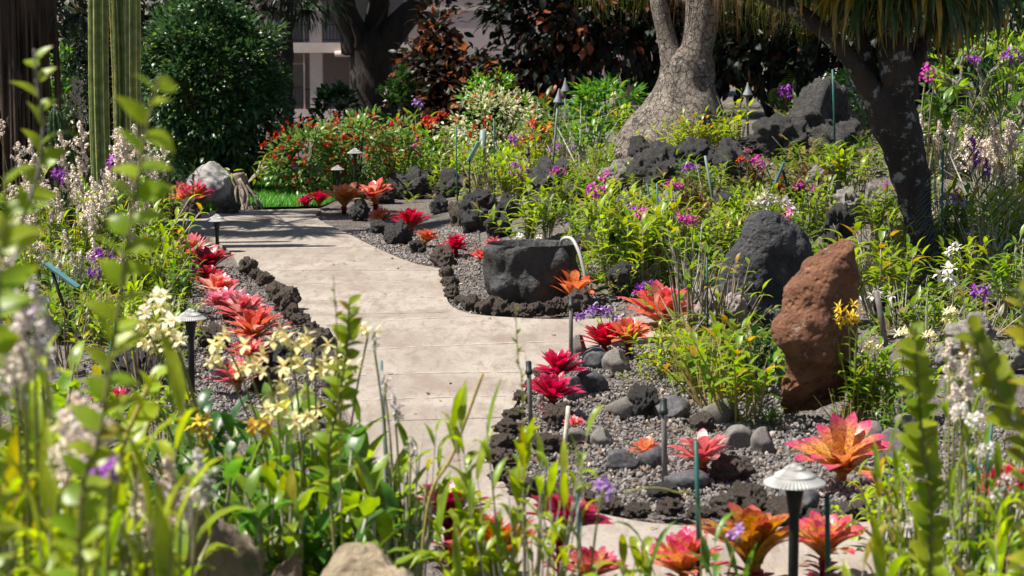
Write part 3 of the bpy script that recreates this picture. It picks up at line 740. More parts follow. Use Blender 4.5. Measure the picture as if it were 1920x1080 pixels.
def make_basin():
    b = G(998, 575); s = b.y / F
    W = 190 * s / 2; Hh = 114 * s; cy = b.y + W * .85
    k = 128; prf = [(.74, -.03), (.82, .06), (.90, .16), (.96, .28), (.99, .40), (1.0, .52), (1.0, .64), (1.0, .76), (.995, .86), (.985, .94), (.965, .985), (.93, 1.0), (.90, .985), (.86, .90), (.78, .75), (.4, .62), (.0, .60)]
    v = []
    for i, (r, z) in enumerate(prf):
        for j in range(k):
            a = 2 * math.pi * j / k
            rr = W * r
            ax, ay = math.cos(a), math.sin(a)
            p = Vector((rr * ax, rr * .85 * ay, z * Hh))
            d = 0
            if i < 11:
                d = noise.fractal(p * 5 + Vector((3, 1, 9)), .75, 2.1, 8) * .055 + abs(noise.noise(p * 4.2)) * .075 - .035
                d -= .05 * max(0, noise.noise(p * 2.1 + Vector((5, 5, 5))))
            v.append((p.x + ax * d, p.y + ay * d, p.z + (0 if i < 9 else d * .15)))
    m = len(prf)
    q = [(i * k + j, i * k + (j + 1) % k, (i + 1) * k + (j + 1) % k, (i + 1) * k + j) for i in range(m - 1) for j in range(k)]
    mb = MB(); mb.add(v, q)
    e = thing('stone_basin', 'round black stone water basin with a hollow top beside the path', 'basin', (b.x, cy, b.z))
    o = ob('bowl', mb.mesh('bowl'), M['basin'], e)
    md = o.modifiers.new('sub', 'SUBSURF'); md.levels = md.render_levels = 1
    wm, nt, out = newmat('still_water')
    pr = N_(nt, 'ShaderNodeBsdfPrincipled'); pr.inputs['Base Color'].default_value = (.02, .02, .016, 1); pr.inputs['Roughness'].default_value = .04
    nt.links.new(pr.outputs[0], out.inputs[0])
    mb = MB(); n = 48
    mb.add([(0, 0, .9 * Hh)] + [(W * .875 * math.cos(a * 2 * math.pi / n), W * .85 * .875 * math.sin(a * 2 * math.pi / n), .9 * Hh) for a in range(n)], None, [(0, 1 + a, 1 + (a + 1) % n) for a in range(n)])
    ob('water', mb.mesh('water'), wm, e)
    # spout
    y = b.y + .12
    pts = [P(*a) for a in ((1052, 458, y + .25), (1054, 450, y + .2), (1062, 446, y + .14), (1072, 448, y + .08), (1080, 460, y + .03), (1088, 480, y - .02), (1093, 500, y - .04), (1097, 520, y - .05))]
    pts += [Vector((pts[-1].x + .01, pts[-1].y, hz(0, 0) + .0))]
    mb = MB(); tube(mb, smooth_line(pts, 5), .0135, 10)
    o = ob('water_spout', mb.mesh('water_spout'), M['pvcl']); tag(o, 'pale bent pipe hooked over the right rim of the stone basin', 'pipe')
    pts = [G(1108, 556), G(1118, 552), G(1130, 547), G(1150, 543)]
    mb = MB(); tube(mb, smooth_line([p + Vector((0, 0, .03)) for p in pts], 6), .016, 8)
    tag(ob('hose', mb.mesh('hose'), M['black']), 'short black hose curving over the soil right of the basin', 'hose')
make_basin()

# foreground tan rocks
def bigrock(name, label, px, y, top_py, w, mat, seed, dep=1.0, rough=.2, facets=11, cut=(.6, .9)):
    s = y / F; b = B(px, y); Hh = P(px, top_py, y).z - b.z; W = w * s
    me = rock_mesh(name, seed, sub=5, dim=(W / 2, W / 2 * dep, Hh / 1.45), facets=facets, rough=rough, oct_=8, cut=cut, fine=.02)
    return tag(ob(name, me, M[mat], None, (b.x, b.y + W * dep * .2, b.z - .02)), label, 'rock')
bigrock('tan_boulder', 'sunlit tan boulder at the bottom under the white flowers', 335, 5.1, 972, 330, 'tan', 21, rough=.16, cut=(.42, .7))
bigrock('tan_boulder', 'mossy tan boulder at the bottom below the canes of the cream-flowered orchid', 690, 5.1, 1030, 320, 'tan', 22, rough=.16, cut=(.42, .7))
bigrock('tan_boulder', 'small shaded tan rock between the two boulders at the bottom', 510, 5.4, 1050, 200, 'tan', 23, cut=(.42, .7))
bigrock('white_rock', 'pale grey flat-topped boulder behind the far orange bromeliad', 402, 24.0, 311, 112, 'pale', 25, rough=.14, cut=(.45, .8))

# gravel ------------------------------------------------------------------------
def gravel():
    v0, f0 = ICO[1]; mb = MB(); n = 0
    zones = [((945, 1500), (650, 960), 9500, (.006, .018)), ((600, 900), (385, 510), 6000, (.007, .018)), ((840, 1100), (500, 590), 1500, (.007, .018)),
             ((330, 620), (480, 780), 6500, (.006, .017)), ((1480, 1900), (780, 975), 3200, (.007, .018)), ((1100, 1500), (380, 600), 1800, (.012, .03)), ((150, 420), (600, 800), 900, (.01, .022))]
    for (x0, x1), (y0, y1), cnt, (r0, r1) in zones:
        c = 0; tries = 0
        while c < cnt and tries < cnt * 3:
            tries += 1
            # even density over the ground between the two distances
            a, b = G(960, y1).y, G(960, y0).y
            y = rng.uniform(a, b); px = rng.uniform(x0, x1); x = (px - CX) / F * y
            if on_path(x, y) and rng.random() > .002: continue
            r = r0 + (r1 - r0) * rng.random() ** 2.5
            ax = rng.normal(size=3); m = np.array(Euler(tuple(ax * 3)).to_matrix())
            vv = (v0 * (1 + .25 * rng.normal(size=(len(v0), 1)) * .7) * np.array([1, rng.uniform(.6, 1), rng.uniform(.45, .8)]) * r) @ m.T
            z = hz(x, y) + (PZ if on_path(x, y) else 0)
            mb.add(vv + np.array([x, y, z + r * .25]), None, f0, np.tile([0, rng.random(), 0, 0], (len(v0), 1)))
            c += 1
    m, nt, out = newmat('gravel_chips'); t, g, _, _ = ldata(nt)
    col = mixc(nt, g, (.10, .088, .080), (.28, .25, .228)); col = mixc(nt, ramp(nt, g, .965, .97), col, (.45, .36, .27))
    pr = N_(nt, 'ShaderNodeBsdfPrincipled'); pr.inputs['Roughness'].default_value = .85; nt.links.new(col, pr.inputs['Base Color']); nt.links.new(pr.outputs[0], out.inputs[0])
    tag(ob('gravel', mb.mesh('gravel', False), m), kind='stuff')
gravel()

# lawn ---------------------------------------------------------------------------
def lawn():
    pts = [(380, 398), (470, 391), (560, 389), (600, 388), (640, 372), (700, 352), (640, 340), (520, 338), (440, 345), (300, 380)]
    c = smooth_line([G(*p) for p in pts], 4, True)
    mb = MB(); mid = sum((p for p in c), Vector()) / len(c); n = len(c)
    mb.add([tuple(mid + Vector((0, 0, .012)))] + [tuple(p + Vector((0, 0, .012))) for p in c], None, [(0, 1 + i, 1 + (i + 1) % n) for i in range(n)])
    poly = np.array([(p.x, p.y) for p in c])
    xs = rng.uniform(poly[:, 0].min(), poly[:, 0].max(), 26000); ys = rng.uniform(poly[:, 1].min(), poly[:, 1].max(), 26000)
    keep = np.zeros(len(xs), bool)
    j = len(poly) - 1
    for i in range(len(poly)):
        xi, yi = poly[i]; xj, yj = poly[j]
        hit = ((yi > ys) != (yj > ys)) & (xs < (xj - xi) * (ys - yi) / (yj - yi + 1e-12) + xi)
        keep ^= hit; j = i
    xs, ys = xs[keep], ys[keep]; k = len(xs)
    P0 = np.stack([xs, ys, np.full(k, .01)], -1); D0 = nrmz(np.stack([rng.normal(0, .4, k), rng.normal(0, .4, k), np.ones(k)], -1))
    lv = MB(); leaves(lv, P0, D0, rng.uniform(.06, .15, k), .011, rng.uniform(.2, 1.3, k), .1, 2, 'needle')
    o = tag(ob('lawn_grass', lv.mesh('lawn_grass'), M['grass']), kind='stuff')
    tag(ob('lawn', mb.mesh('lawn'), msurf('turf', (.03, .07, .012), (.05, .09, .02), scale=8, bump=.4)), kind='structure')
lawn()
# ------------------------------------------------------------------ foliage helpers
def leaf_cloud(mb, centers, n, rad, L, W, curl=(.3, 1.0), fold=.2, seg=3, kind='lance', outc=None, down=0.0, flat=1.0):
    """n leaves round each centre, pointing roughly outwards; every leaf a small folded blade"""
    cs = np.asarray(centers, float).reshape(-1, 3); N = len(cs) * n
    c = np.repeat(cs, n, 0)
    dr = nrmz(rng.normal(size=(N, 3)))
    p = c + dr * (rng.random((N, 1)) ** .5) * rad * np.array([1, 1, flat])
    if outc is not None: dr = nrmz(dr * .8 + nrmz(p - np.asarray(outc)) * .8)
    dr[:, 2] -= down; dr = nrmz(dr)
    leaves(mb, p, dr, rng.uniform(*L, N), rng.uniform(*W, N), rng.uniform(*curl, N), fold, seg, kind, roll=rng.normal(0, .7, N))

def blob_centers(c, r, n, shell=.55, zmin=None):
    d = nrmz(rng.normal(size=(n * 2, 3))); q = (shell + (1 - shell) * rng.random((n * 2, 1)))
    p = np.asarray(c) + d * q * np.asarray(r)
    if zmin is not None: p = p[p[:, 2] > zmin]
    return p[:n]

def branches(mb, base, tips, r0, r1, k=5, bend=.25, fork=None):
    base = Vector(base)
    for t in tips:
        t = Vector(t); m1 = base.lerp(t, .4) + Vector(rng.normal(0, .12, 3)) * (t - base).length * bend
        m1.z += (t - base).length * .08
        tube(mb, smooth_line([base, m1, t], 4), np.linspace(r0, r1, 9), k)

def shrub(name, label, cat, base, r, zc, ncl, nl, crad, L, W, mat, stem='bark', flowers=None, kind='lance', down=0.0, group=None, seg=3, shell=.5, crown_name='foliage'):
    e = thing(name, label, cat, base, group)
    c = (0, 0, zc)
    cs = blob_centers(c, r, ncl, shell, .06)
    o3 = Vector((base[0] * 1.7, base[1], 2.0)); cs = np.array([q * (1 + .14 * noise.noise(Vector(q) * 1.9 / max(r[0], .4) + o3 * 2)) for q in cs if noise.noise(Vector(q) * 2.4 / max(r[0], .4) + o3) > -.24])
    lm = MB(); leaf_cloud(lm, cs, nl, crad, L, W, outc=c, kind=kind, down=down, seg=seg)
    ob(crown_name, lm.mesh(crown_name), M[mat], e)
    sm = MB(); branches(sm, (0, 0, -.03), cs[rng.permutation(len(cs))[:14]], .03 * max(r[0], .4), .006)
    ob('stems', sm.mesh('stems'), M[stem], e)
    if flowers:
        mat_f, nf, size = flowers
        d = nrmz(rng.normal(size=(nf * 4, 3)) + np.array([0, -.7, .3])); p = np.asarray(c) + d * np.asarray(r) * rng.uniform(.88, 1.06, (nf * 4, 1)); p = p[p[:, 2] > .12][:nf]
        fm = MB()
        for q, dd in zip(p, d): bloom(fm, q, dd, size * rng.uniform(.6, 1.2), 6)
        ob('blossoms', fm.mesh('blossoms'), M[mat_f], e)
    return e

def bloom(mb, c, axis, s, n=5, cup=.5):
    c = np.asarray(c, float); a = nrmz(np.asarray(axis, float))
    s1 = nrmz(np.cross(a, [.3, .2, .93])); s2 = np.cross(a, s1)
    an = np.arange(n) * 2 * math.pi / n + rng.random() * 6
    d = s1 * np.cos(an)[:, None] + s2 * np.sin(an)[:, None] + a * cup
    leaves(mb, np.repeat(c[None], n, 0), d, s * .5 * rng.uniform(.85, 1.1, n), s * .34, .5, .15, 2, 'petal', rn=np.full(n, rng.random()))

def palmate(mb, c, axis, rad, n=22, spread=2.6, W=.05, droop=.8):
    a = nrmz(np.asarray(axis, float)); s1 = nrmz(np.cross(a, [0, 0, 1.0])); s2 = np.cross(s1, a)
    an = np.linspace(-spread / 2, spread / 2, n)
    d = a * np.cos(an)[:, None] + s1 * np.sin(an)[:, None] + s2 * rng.normal(.05, .08, n)[:, None]
    leaves(mb, np.repeat(np.asarray(c, float)[None], n, 0), d, rad * rng.uniform(.85, 1.05, n), W, rng.uniform(.4, 1.2, n) * droop, .3, 5, 'needle')

def pinnate(mb, sm, pts, n, L, W, r=.006):
    pts = smooth_line(pts, 6); m = len(pts); tube(sm, pts, np.linspace(r, r * .3, m), 5)
    A = np.array([tuple(p) for p in pts]); ps, ds, ls = [], [], []
    for i in range(n):
        t = .12 + .87 * i / n; f = t * (m - 1); k = min(m - 2, int(f)); p = A[k] + (A[k + 1] - A[k]) * (f - k); tg = nrmz(A[k + 1] - A[k])
        sd = nrmz(np.cross(tg, [0.05, -.95, .3]))
        for s in (-1, 1):
            ps.append(p); ds.append(sd * s * .8 + tg * .65 + np.array([0, 0, .05])); ls.append(L * (math.sin(math.pi * (.12 + .85 * t)) ** .7))
    leaves(mb, ps, ds, ls, W, .35, .2, 3, 'lance')

# ------------------------------------------------------------------ building
def building():
    Y = 92.0; s = Y / F
    X = lambda px: (px - CX) / F * Y
    Zp = lambda py: P(960, py, Y).z
    g = Zp(205) ; gz = hz(0, Y)
    e = thing('hotel_building', 'pinkish stucco hotel building with columned lanais behind the trees', 'building', (0, Y, gz))
    oz = -gz
    def part(name, mat, boxes, parent=None):
        mb = MB()
        for b in boxes: box(mb, b[0], b[1], b[2] - Y, b[3] - Y, b[4] + oz, b[5] + oz)
        return ob(name, mb.mesh(name, False), M[mat], parent or e)
    top = 9.0
    # recessed left wing
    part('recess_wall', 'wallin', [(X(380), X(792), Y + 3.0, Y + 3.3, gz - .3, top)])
    part('terrace_slab', 'trim', [(X(380), X(792), Y - .3, Y + 3, g - .5, g)])
    part('balcony_slab', 'trim', [(X(380), X(792), Y - .35, Y + 3, Zp(99), Zp(80))])
    part('roof', 'trim', [(X(360), X(1330), Y - .8, Y + 14, top, top + .4)])
    for a, b in ((584, 607), (452, 470), (768, 790)):
        part('column', 'trim', [(X(a), X(b), Y - .2, Y + .3, g + .002, Zp(99) - .002)])
        part('column', 'trim', [(X(a), X(b), Y - .2, Y + .3, Zp(80) + .002, top)])
    for z0, z1, a, b in ((g, Zp(166), 380, 583), (g, Zp(166), 608, 767), (Zp(80), Zp(45), 380, 583), (Zp(80), Zp(45), 608, 767)):
        bars = [(X(a), X(b), Y - .12, Y - .06, z1 - .05, z1), (X(a), X(b), Y - .12, Y - .06, z0 + .1, z0 + .15)]
        x = X(a)
        while x < X(b):
            bars.append((x, x + .035, Y - .105, Y - .075, z0 + .15, z1 - .05)); x += .16
        part('railing', 'rail', bars)
    for a, b in ((500, 560), (650, 720)):
        for z0, z1 in ((g + .05, g + 2.1), (Zp(80) + .05, Zp(80) + 2.1)):
            w = part('window', 'trim', [(X(a) - .06, X(a), Y + 2.9, Y + 3.0, z0, z1), (X(b), X(b) + .06, Y + 2.9, Y + 3.0, z0, z1), (X(a), X(b), Y + 2.9, Y + 3.0, z1 - .06, z1)])
            part('pane', 'glass', [(X(a), X(b), Y + 2.94, Y + 2.98, z0, z1 - .06)], w)
    mb = MB(); tube(mb, [(X(573), -.16, g + oz), (X(573), -.16, Zp(100) + oz)], .03, 6); ob('downpipe', mb.mesh('downpipe'), M['trim'], e)
    mb = MB(); tube(mb, [(X(632), -.5, Zp(101) + oz), (X(700), -.5, Zp(101) + oz)], .14, 10); ob('rolled_awning', mb.mesh('rolled_awning'), M['trim'], e)
    # solid right wing
    part('wall', 'wall', [(X(792), X(1320), Y - .4, Y + 12, gz - .3, top)])
    part('string_course', 'trim', [(X(793), X(1319), Y - .46, Y - .4, Zp(20), Zp(12))])
    for a, b in ((1078, 1105), (1150, 1180), (930, 950)):
        w = part('window', 'trim', [(X(a), X(b), Y - .47, Y - .4, Zp(38), Zp(36)), (X(a), X(a + 3), Y - .47, Y - .4, Zp(36), Zp(-15)), (X(b - 3), X(b), Y - .47, Y - .4, Zp(36), Zp(-15))])
        part('pane', 'glass', [(X(a + 3), X(b - 3), Y - .43, Y - .4, Zp(36), Zp(-15))], w)
building()

# ------------------------------------------------------------------ trees behind
def loft(mb, rings, y, k=20, rough=.03, fs=4.0, depk=1.0, b=None, flut=0.0, nf=7):
    """rings: (py, px_left, px_right) at distance y -> rounded trunk"""
    s = y / F; ys = [r[0] for r in rings]; n = max(10, int(abs(ys[0] - ys[-1]) / 9))
    zs = np.linspace(ys[0], ys[-1], n); o = np.argsort(ys)
    L = np.interp(zs, np.array(ys)[o], np.array([r[1] for r in rings])[o]); Rr = np.interp(zs, np.array(ys)[o], np.array([r[2] for r in rings])[o])
    ker = np.array([.25, .5, .25])
    for _ in range(2):
        L[1:-1] = np.convolve(L, ker, 'valid'); Rr[1:-1] = np.convolve(Rr, ker, 'valid')
    v = []
    for i in range(n):
        c = P((L[i] + Rr[i]) / 2, zs[i], y); hw = (Rr[i] - L[i]) / 2 * s
        for j in range(k):
            a = 2 * math.pi * j / k
            f = 1 + flut * math.cos(nf * a + 1.1 * math.sin(zs[i] * .02)) * (1 if flut else 0)
            p = Vector((c.x + hw * math.cos(a) * f, c.y + hw * depk * math.sin(a) * f, c.z))
            d = noise.fractal(p * fs, .9, 2.1, 5) * rough
            v.append((p.x + math.cos(a) * d - b[0], p.y + math.sin(a) * d - b[1], p.z - b[2]))
    q = [(i * k + j, i * k + (j + 1) % k, (i + 1) * k + (j + 1) % k, (i + 1) * k + j) for i in range(n - 1) for j in range(k)]
    d = np.zeros((n * k, 4)); d[:, 0] = np.repeat(np.linspace(0, 1, n), k)
    mb.add(v, q, None, d)

def tree(name, label, y, rings, extra, crowns, mat='bark', leafmat='crown', cat='tree', L=(.14, .24), W=(.05, .09), nl=26, crad=.5, group=None):
    px = (rings[0][1] + rings[0][2]) / 2; b = B(px, y)
    e = thing(name, label, cat, b, group)
    mb = MB(); loft(mb, rings, y, b=b, rough=.05, fs=2.2)
    for pts, r0, r1 in extra:
        pp = [P(*p) - b for p in pts]; tube(mb, smooth_line(pp, 5), np.linspace(r0, r1, (len(pp) - 1) * 5 + 1), 10)
    ob('trunk', mb.mesh('trunk'), M[mat], e)
    lm = MB()
    for c, r, n in crowns:
        leaf_cloud(lm, blob_centers(np.array(c) - np.array(b), r, n, .3), nl, crad, L, W, down=.25)
    ob('crown', lm.mesh('crown'), M[leafmat], e)
    return e

bt = B(690, 38)
tree('shade_tree', 'big dark forked tree with a burl in front of the hotel terrace', 38,
     [(360, 640, 762), (215, 655, 745), (160, 655, 738), (118, 656, 736), (85, 650, 742), (60, 645, 720)],
     [(((668, 96, 38), (662, 60, 37.9), (645, 20, 37.8), (640, -40, 37.6), (655, -120, 37.4)), .30, .2), (((715, 90, 38), (745, 50, 38), (775, 15, 38.1), (810, -40, 38.3), (850, -130, 38.5)), .30, .16),
      (((700, 100, 38), (705, 40, 38), (715, -30, 37.8), (730, -140, 37.6)), .26, .15), (((672, 88, 37.7), (672, 72, 37.6), (660, 40, 37.5), (648, 15, 37.4)), .09, .03), (((690, 70, 37.7), (712, 40, 37.6), (730, 5, 37.5)), .04, .02)],
     [((bt.x, 38, 5.6), (3.4, 3.0, 1.7), 120), ((bt.x - 3.5, 38.5, 5.2), (2.4, 2.4, 1.4), 70), ((bt.x + 3.2, 38.5, 5.2), (2.6, 2.4, 1.5), 70), ((bt.x - 1.0, 36.5, 3.2), (.9, .6, .5), 14)])
for i, (px, y, lab) in enumerate([(1040, 46, 'added shade tree rising behind the copper-leaved hedge left of centre'), (1190, 44, 'added shade tree directly behind the ponytail palm'),
                                  (1470, 40, 'added shade tree in the gap between ponytail palm and forked tree'), (330, 34, 'added shade tree behind the clipped dark shrub on the left'), (1790, 36, 'tree behind the plumeria at the upper right'), (60, 31, 'dark tree behind the fibrous palm trunk at the upper left'), (200, 32, 'dark tree behind the columnar cactus')]):
    b = B(px, y)
    tree('shade_tree', lab, y, [(300, px - 30, px + 30), (100, px - 24, px + 24), (-60, px - 20, px + 20)],
         [(((px, -50, y), (px - 60, -150, y), (px - 140, -220, y)), .16, .06), (((px, -50, y), (px + 70, -140, y), (px + 150, -210, y)), .16, .06)],
         [((b.x - 1.5, min(y, 33.5), 6.0), (3.6, 2.8, 1.9), 150), ((b.x + (1.4 if i % 2 else -1.6), y - .6, 3.6 + (1.2 if i == 0 else 0)), (1.7, 1.2, .8), 34)], group='shade trees behind the garden')  # wide upper crowns sit forward, above the view, added to shade the hedge

# copper-leaved shrubs
for (px, y, rx, z, lab, mt, n) in [(815, 33.5, .62, 1.45, 'copper-leaved shrub with sunlit orange leaves beside the big forked tree', 'copper', 70), (878, 33, 1.05, .98, 'copper-leaved shrub above the variegated bush', 'copper', 80),
                                   (1010, 33.5, 1.0, 1.75, 'dark copper-leaved shrub behind the tilted torch lamps', 'copdark', 80), (1095, 33, 1.2, 1.75, 'copper-leaved shrub with red-brown leaves left of the ponytail palm', 'copper', 80),
                                   (1215, 33, 1.1, 1.7, 'dark copper-leaved shrub right behind the ponytail trunk', 'copdark', 70), (1330, 33, 1.2, 1.7, 'dark copper-leaved shrub right of the ponytail trunk', 'copdark', 80),
                                   (1440, 32.5, 1.15, 1.6, 'dark shrub behind the cone lamp post', 'copdark', 80), (1570, 31.5, 1.2, 1.5, 'dark shrub behind the black lava bank', 'copdark', 80), (1700, 31, 1.2, 1.5, 'dark shrub behind the forked dark tree', 'copdark', 80)]:
    shrub('copperleaf_shrub', lab, 'shrub', B(px, y), (rx, .8, 1.55 if z > 1.2 else 1.12), z, int(n * 1.5), 15, .30, (.13, .24), (.08, .14), mt, group='copper-leaved shrubs behind the flower beds', down=.45, shell=.3)

# green understorey on mid line
def under(name, label, px, y, top, w, mat, L=(.07, .12), W=(.025, .045), flowers=None, n=70, nl=16, group=None, depk=.7):
    b = B(px, y); h = P(px, top, y).z - b.z; rx = w / 2 * y / F
    return shrub(name, label, 'shrub', b, (rx, rx * depk, h * .52), h * .5, n, nl, max(.08, rx * .22), L, W, mat, flowers=flowers, group=group, shell=.55)
under('flowering_shrub', 'low shrub of small pale green leaves and red flowers beside the dark clipped shrub', 572, 25.8, 228, 165, 'shrub', flowers=('f_red', 120, .085), n=110)
under('flowering_shrub', 'red-flowered shrub with bare grey stems behind the far path lamp', 668, 26.0, 214, 165, 'shrub', flowers=('f_red', 110, .085), n=110)
under('flowering_shrub', 'red-flowered shrub at the right end of the low row', 738, 26.5, 222, 120, 'shrub', flowers=('f_red', 60, .085), n=70)
under('variegated_bush', 'tall cream and green variegated bush dotted with red flowers', 925, 28.2, 168, 200, 'varieg', L=(.05, .09), W=(.02, .035), flowers=('f_red', 34, .10), n=130, nl=22)
under('leafy_bush', 'bright green leafy top growing through the variegated bush', 918, 28.6, 126, 130, 'bright', L=(.06, .10), W=(.02, .035), n=70)
under('leafy_bush', 'mid green bush left of the ponytail palm base', 1135, 27.5, 155, 130, 'grn', L=(.10, .18), W=(.03, .05), n=60)
under('leafy_bush', 'dark green bush under the hotel terrace', 628, 33, 158, 90, 'deep', n=60, L=(.10, .16), W=(.05, .08))
under('leafy_bush', 'dark green bush with one pink flower left of the variegated bush', 750, 31, 132, 70, 'deep', n=50, L=(.10, .16), W=(.05, .08), flowers=('f_pink', 2, .09))
under('leafy_bush', 'low dark bush at the foot of the hotel terrace railing', 545, 34, 205, 70, 'deep', n=40, L=(.08, .14), W=(.04, .06))
under('leafy_bush', 'dark green bush with white blossoms left of the forked dark tree', 1575, 24.5, 128, 100, 'deep', flowers=('f_white', 22, .06), n=50)
for px, lab in ((20, 'dark tall bush behind the fibrous palm trunk'), (140, 'dark tall bush between fibrous trunk and cactus'), (260, 'dark tall bush behind the cactus'), (350, 'dark tall bush behind the left half of the big dark shrub'), (425, 'dark tall bush behind the right half of the big dark shrub')):
    shrub('tall_bush', lab, 'shrub', B(px, 28.5), (.85, .6, 1.9), 1.7, 110, 16, .26, (.10, .18), (.06, .10), 'copdark', group='dark tall bushes at the upper left', shell=.3)
under('leafy_bush', 'pale yellow-green bush behind the columnar cactus', 112, 24, 60, 60, 'bright', n=60)
under('leafy_bush', 'dark green bush between the cactus and the fibrous trunk', 150, 23, 75, 110, 'hedge', n=80, L=(.06, .11), W=(.03, .05))

# dark clipped shrub on the left
b = B(400, 26.6)
shrub('clipped_shrub', 'large rounded dark green shrub beside the columnar cactus', 'shrub', b, (1.0, .75, 1.45), 1.4, 900, 26, .15, (.06, .12), (.032, .055), 'hedge', shell=.6)

# fan palm behind the dark shrub
def fan_palm(label, px, y, crown_z, rings, fronds, trunkmat='bark', leaf='frond', nf=22, roots=0, name='fan_palm', low=()):
    b = B(px, y); e = thing(name, label, 'palm', b)
    mb = MB(); loft(mb, rings, y, b=b, rough=.05, fs=3)
    if roots:
        for i in range(roots):
            a = rng.uniform(math.pi, 2 * math.pi); w = (rings[0][2] - rings[0][1]) / 2 * y / F
            r = w * rng.uniform(.85, 1.25); zt = rng.uniform(.9, crown_z); x0, y0 = r * math.cos(a), r * .9 * math.sin(a)
            tube(mb, smooth_line([(x0 * .9, y0 * .9, zt), (x0 * 1.02 + rng.normal(0, .02), y0, zt * .6), (x0 * 1.05 + rng.normal(0, .03), y0, .0)], 5), rng.uniform(.010, .03), 6, rnv=rng.random())
    ob('trunk', mb.mesh('trunk'), M[trunkmat], e)
    lm, pm = MB(), MB()
    for (az, el, pl, fr) in fronds:
        d = Vector((math.cos(az) * math.cos(el), math.sin(az) * math.cos(el), math.sin(el)))
        c0 = Vector((0, 0, crown_z)); tip = c0 + d * pl; tip.z -= pl * .12
        tube(pm, smooth_line([c0, c0.lerp(tip, .5) + Vector((0, 0, .06)), tip], 4), .014, 5)
        palmate(lm, tip, d + Vector((0, 0, -.25)), fr, nf + (10 if roots else 0), 2.7, fr * (.075 if roots else .055), 1.0)
    for tp, d, rad in low:
        tip = P(*tp) - b; c0 = Vector((0, 0, crown_z * .62))
        tube(pm, smooth_line([c0, c0.lerp(tip, .5) + Vector((0, 0, .1)), tip], 4), .016, 5); palmate(lm, tip, Vector(d), rad, nf + 6, 2.6, rad * .055, .7)
    ob('crown', lm.mesh('crown'), M[leaf], e); ob('leaf_stalks', pm.mesh('leaf_stalks'), M[trunkmat], e)
    return e
fr = [(a + rng.normal(0, .15), el, rng.uniform(.5, .7), rng.uniform(.5, .65)) for el, n in ((-.55, 8), (-.1, 9), (.35, 8), (.9, 5)) for a in np.linspace(0, 6.28, n, endpoint=False)]
fan_palm('dark fan palm with drooping fronds between the clipped shrub and the hotel', 540, 33, 3.0, [(260, 526, 552), (120, 528, 549), (-20, 522, 552)], fr)
fr = [(a + rng.normal(0, .2), el, rng.uniform(1.0, 1.6), rng.uniform(.85, 1.05)) for el, n in ((-.35, 8), (.1, 10), (.55, 8), (1.0, 4)) for a in np.linspace(0, 6.28, n, endpoint=False)]
fan_palm('thick fibrous palm trunk with hanging roots at the upper left edge', 42, 21.6, 4.9, [(460, -20, 112), (330, -10, 104), (240, -6, 96), (120, -2, 90), (40, -14, 100), (-20, -30, 112), (-200, -24, 106)], fr, 'fibre', roots=46, low=[((120, 10, 21.2), (.9, -.2, -.55), .85), ((190, -8, 21.3), (.8, .1, -.6), .8), ((150, 25, 21.0), (.6, -.5, -.6), .7), ((215, 5, 21.2), (.9, -.1, -.7), .6)])

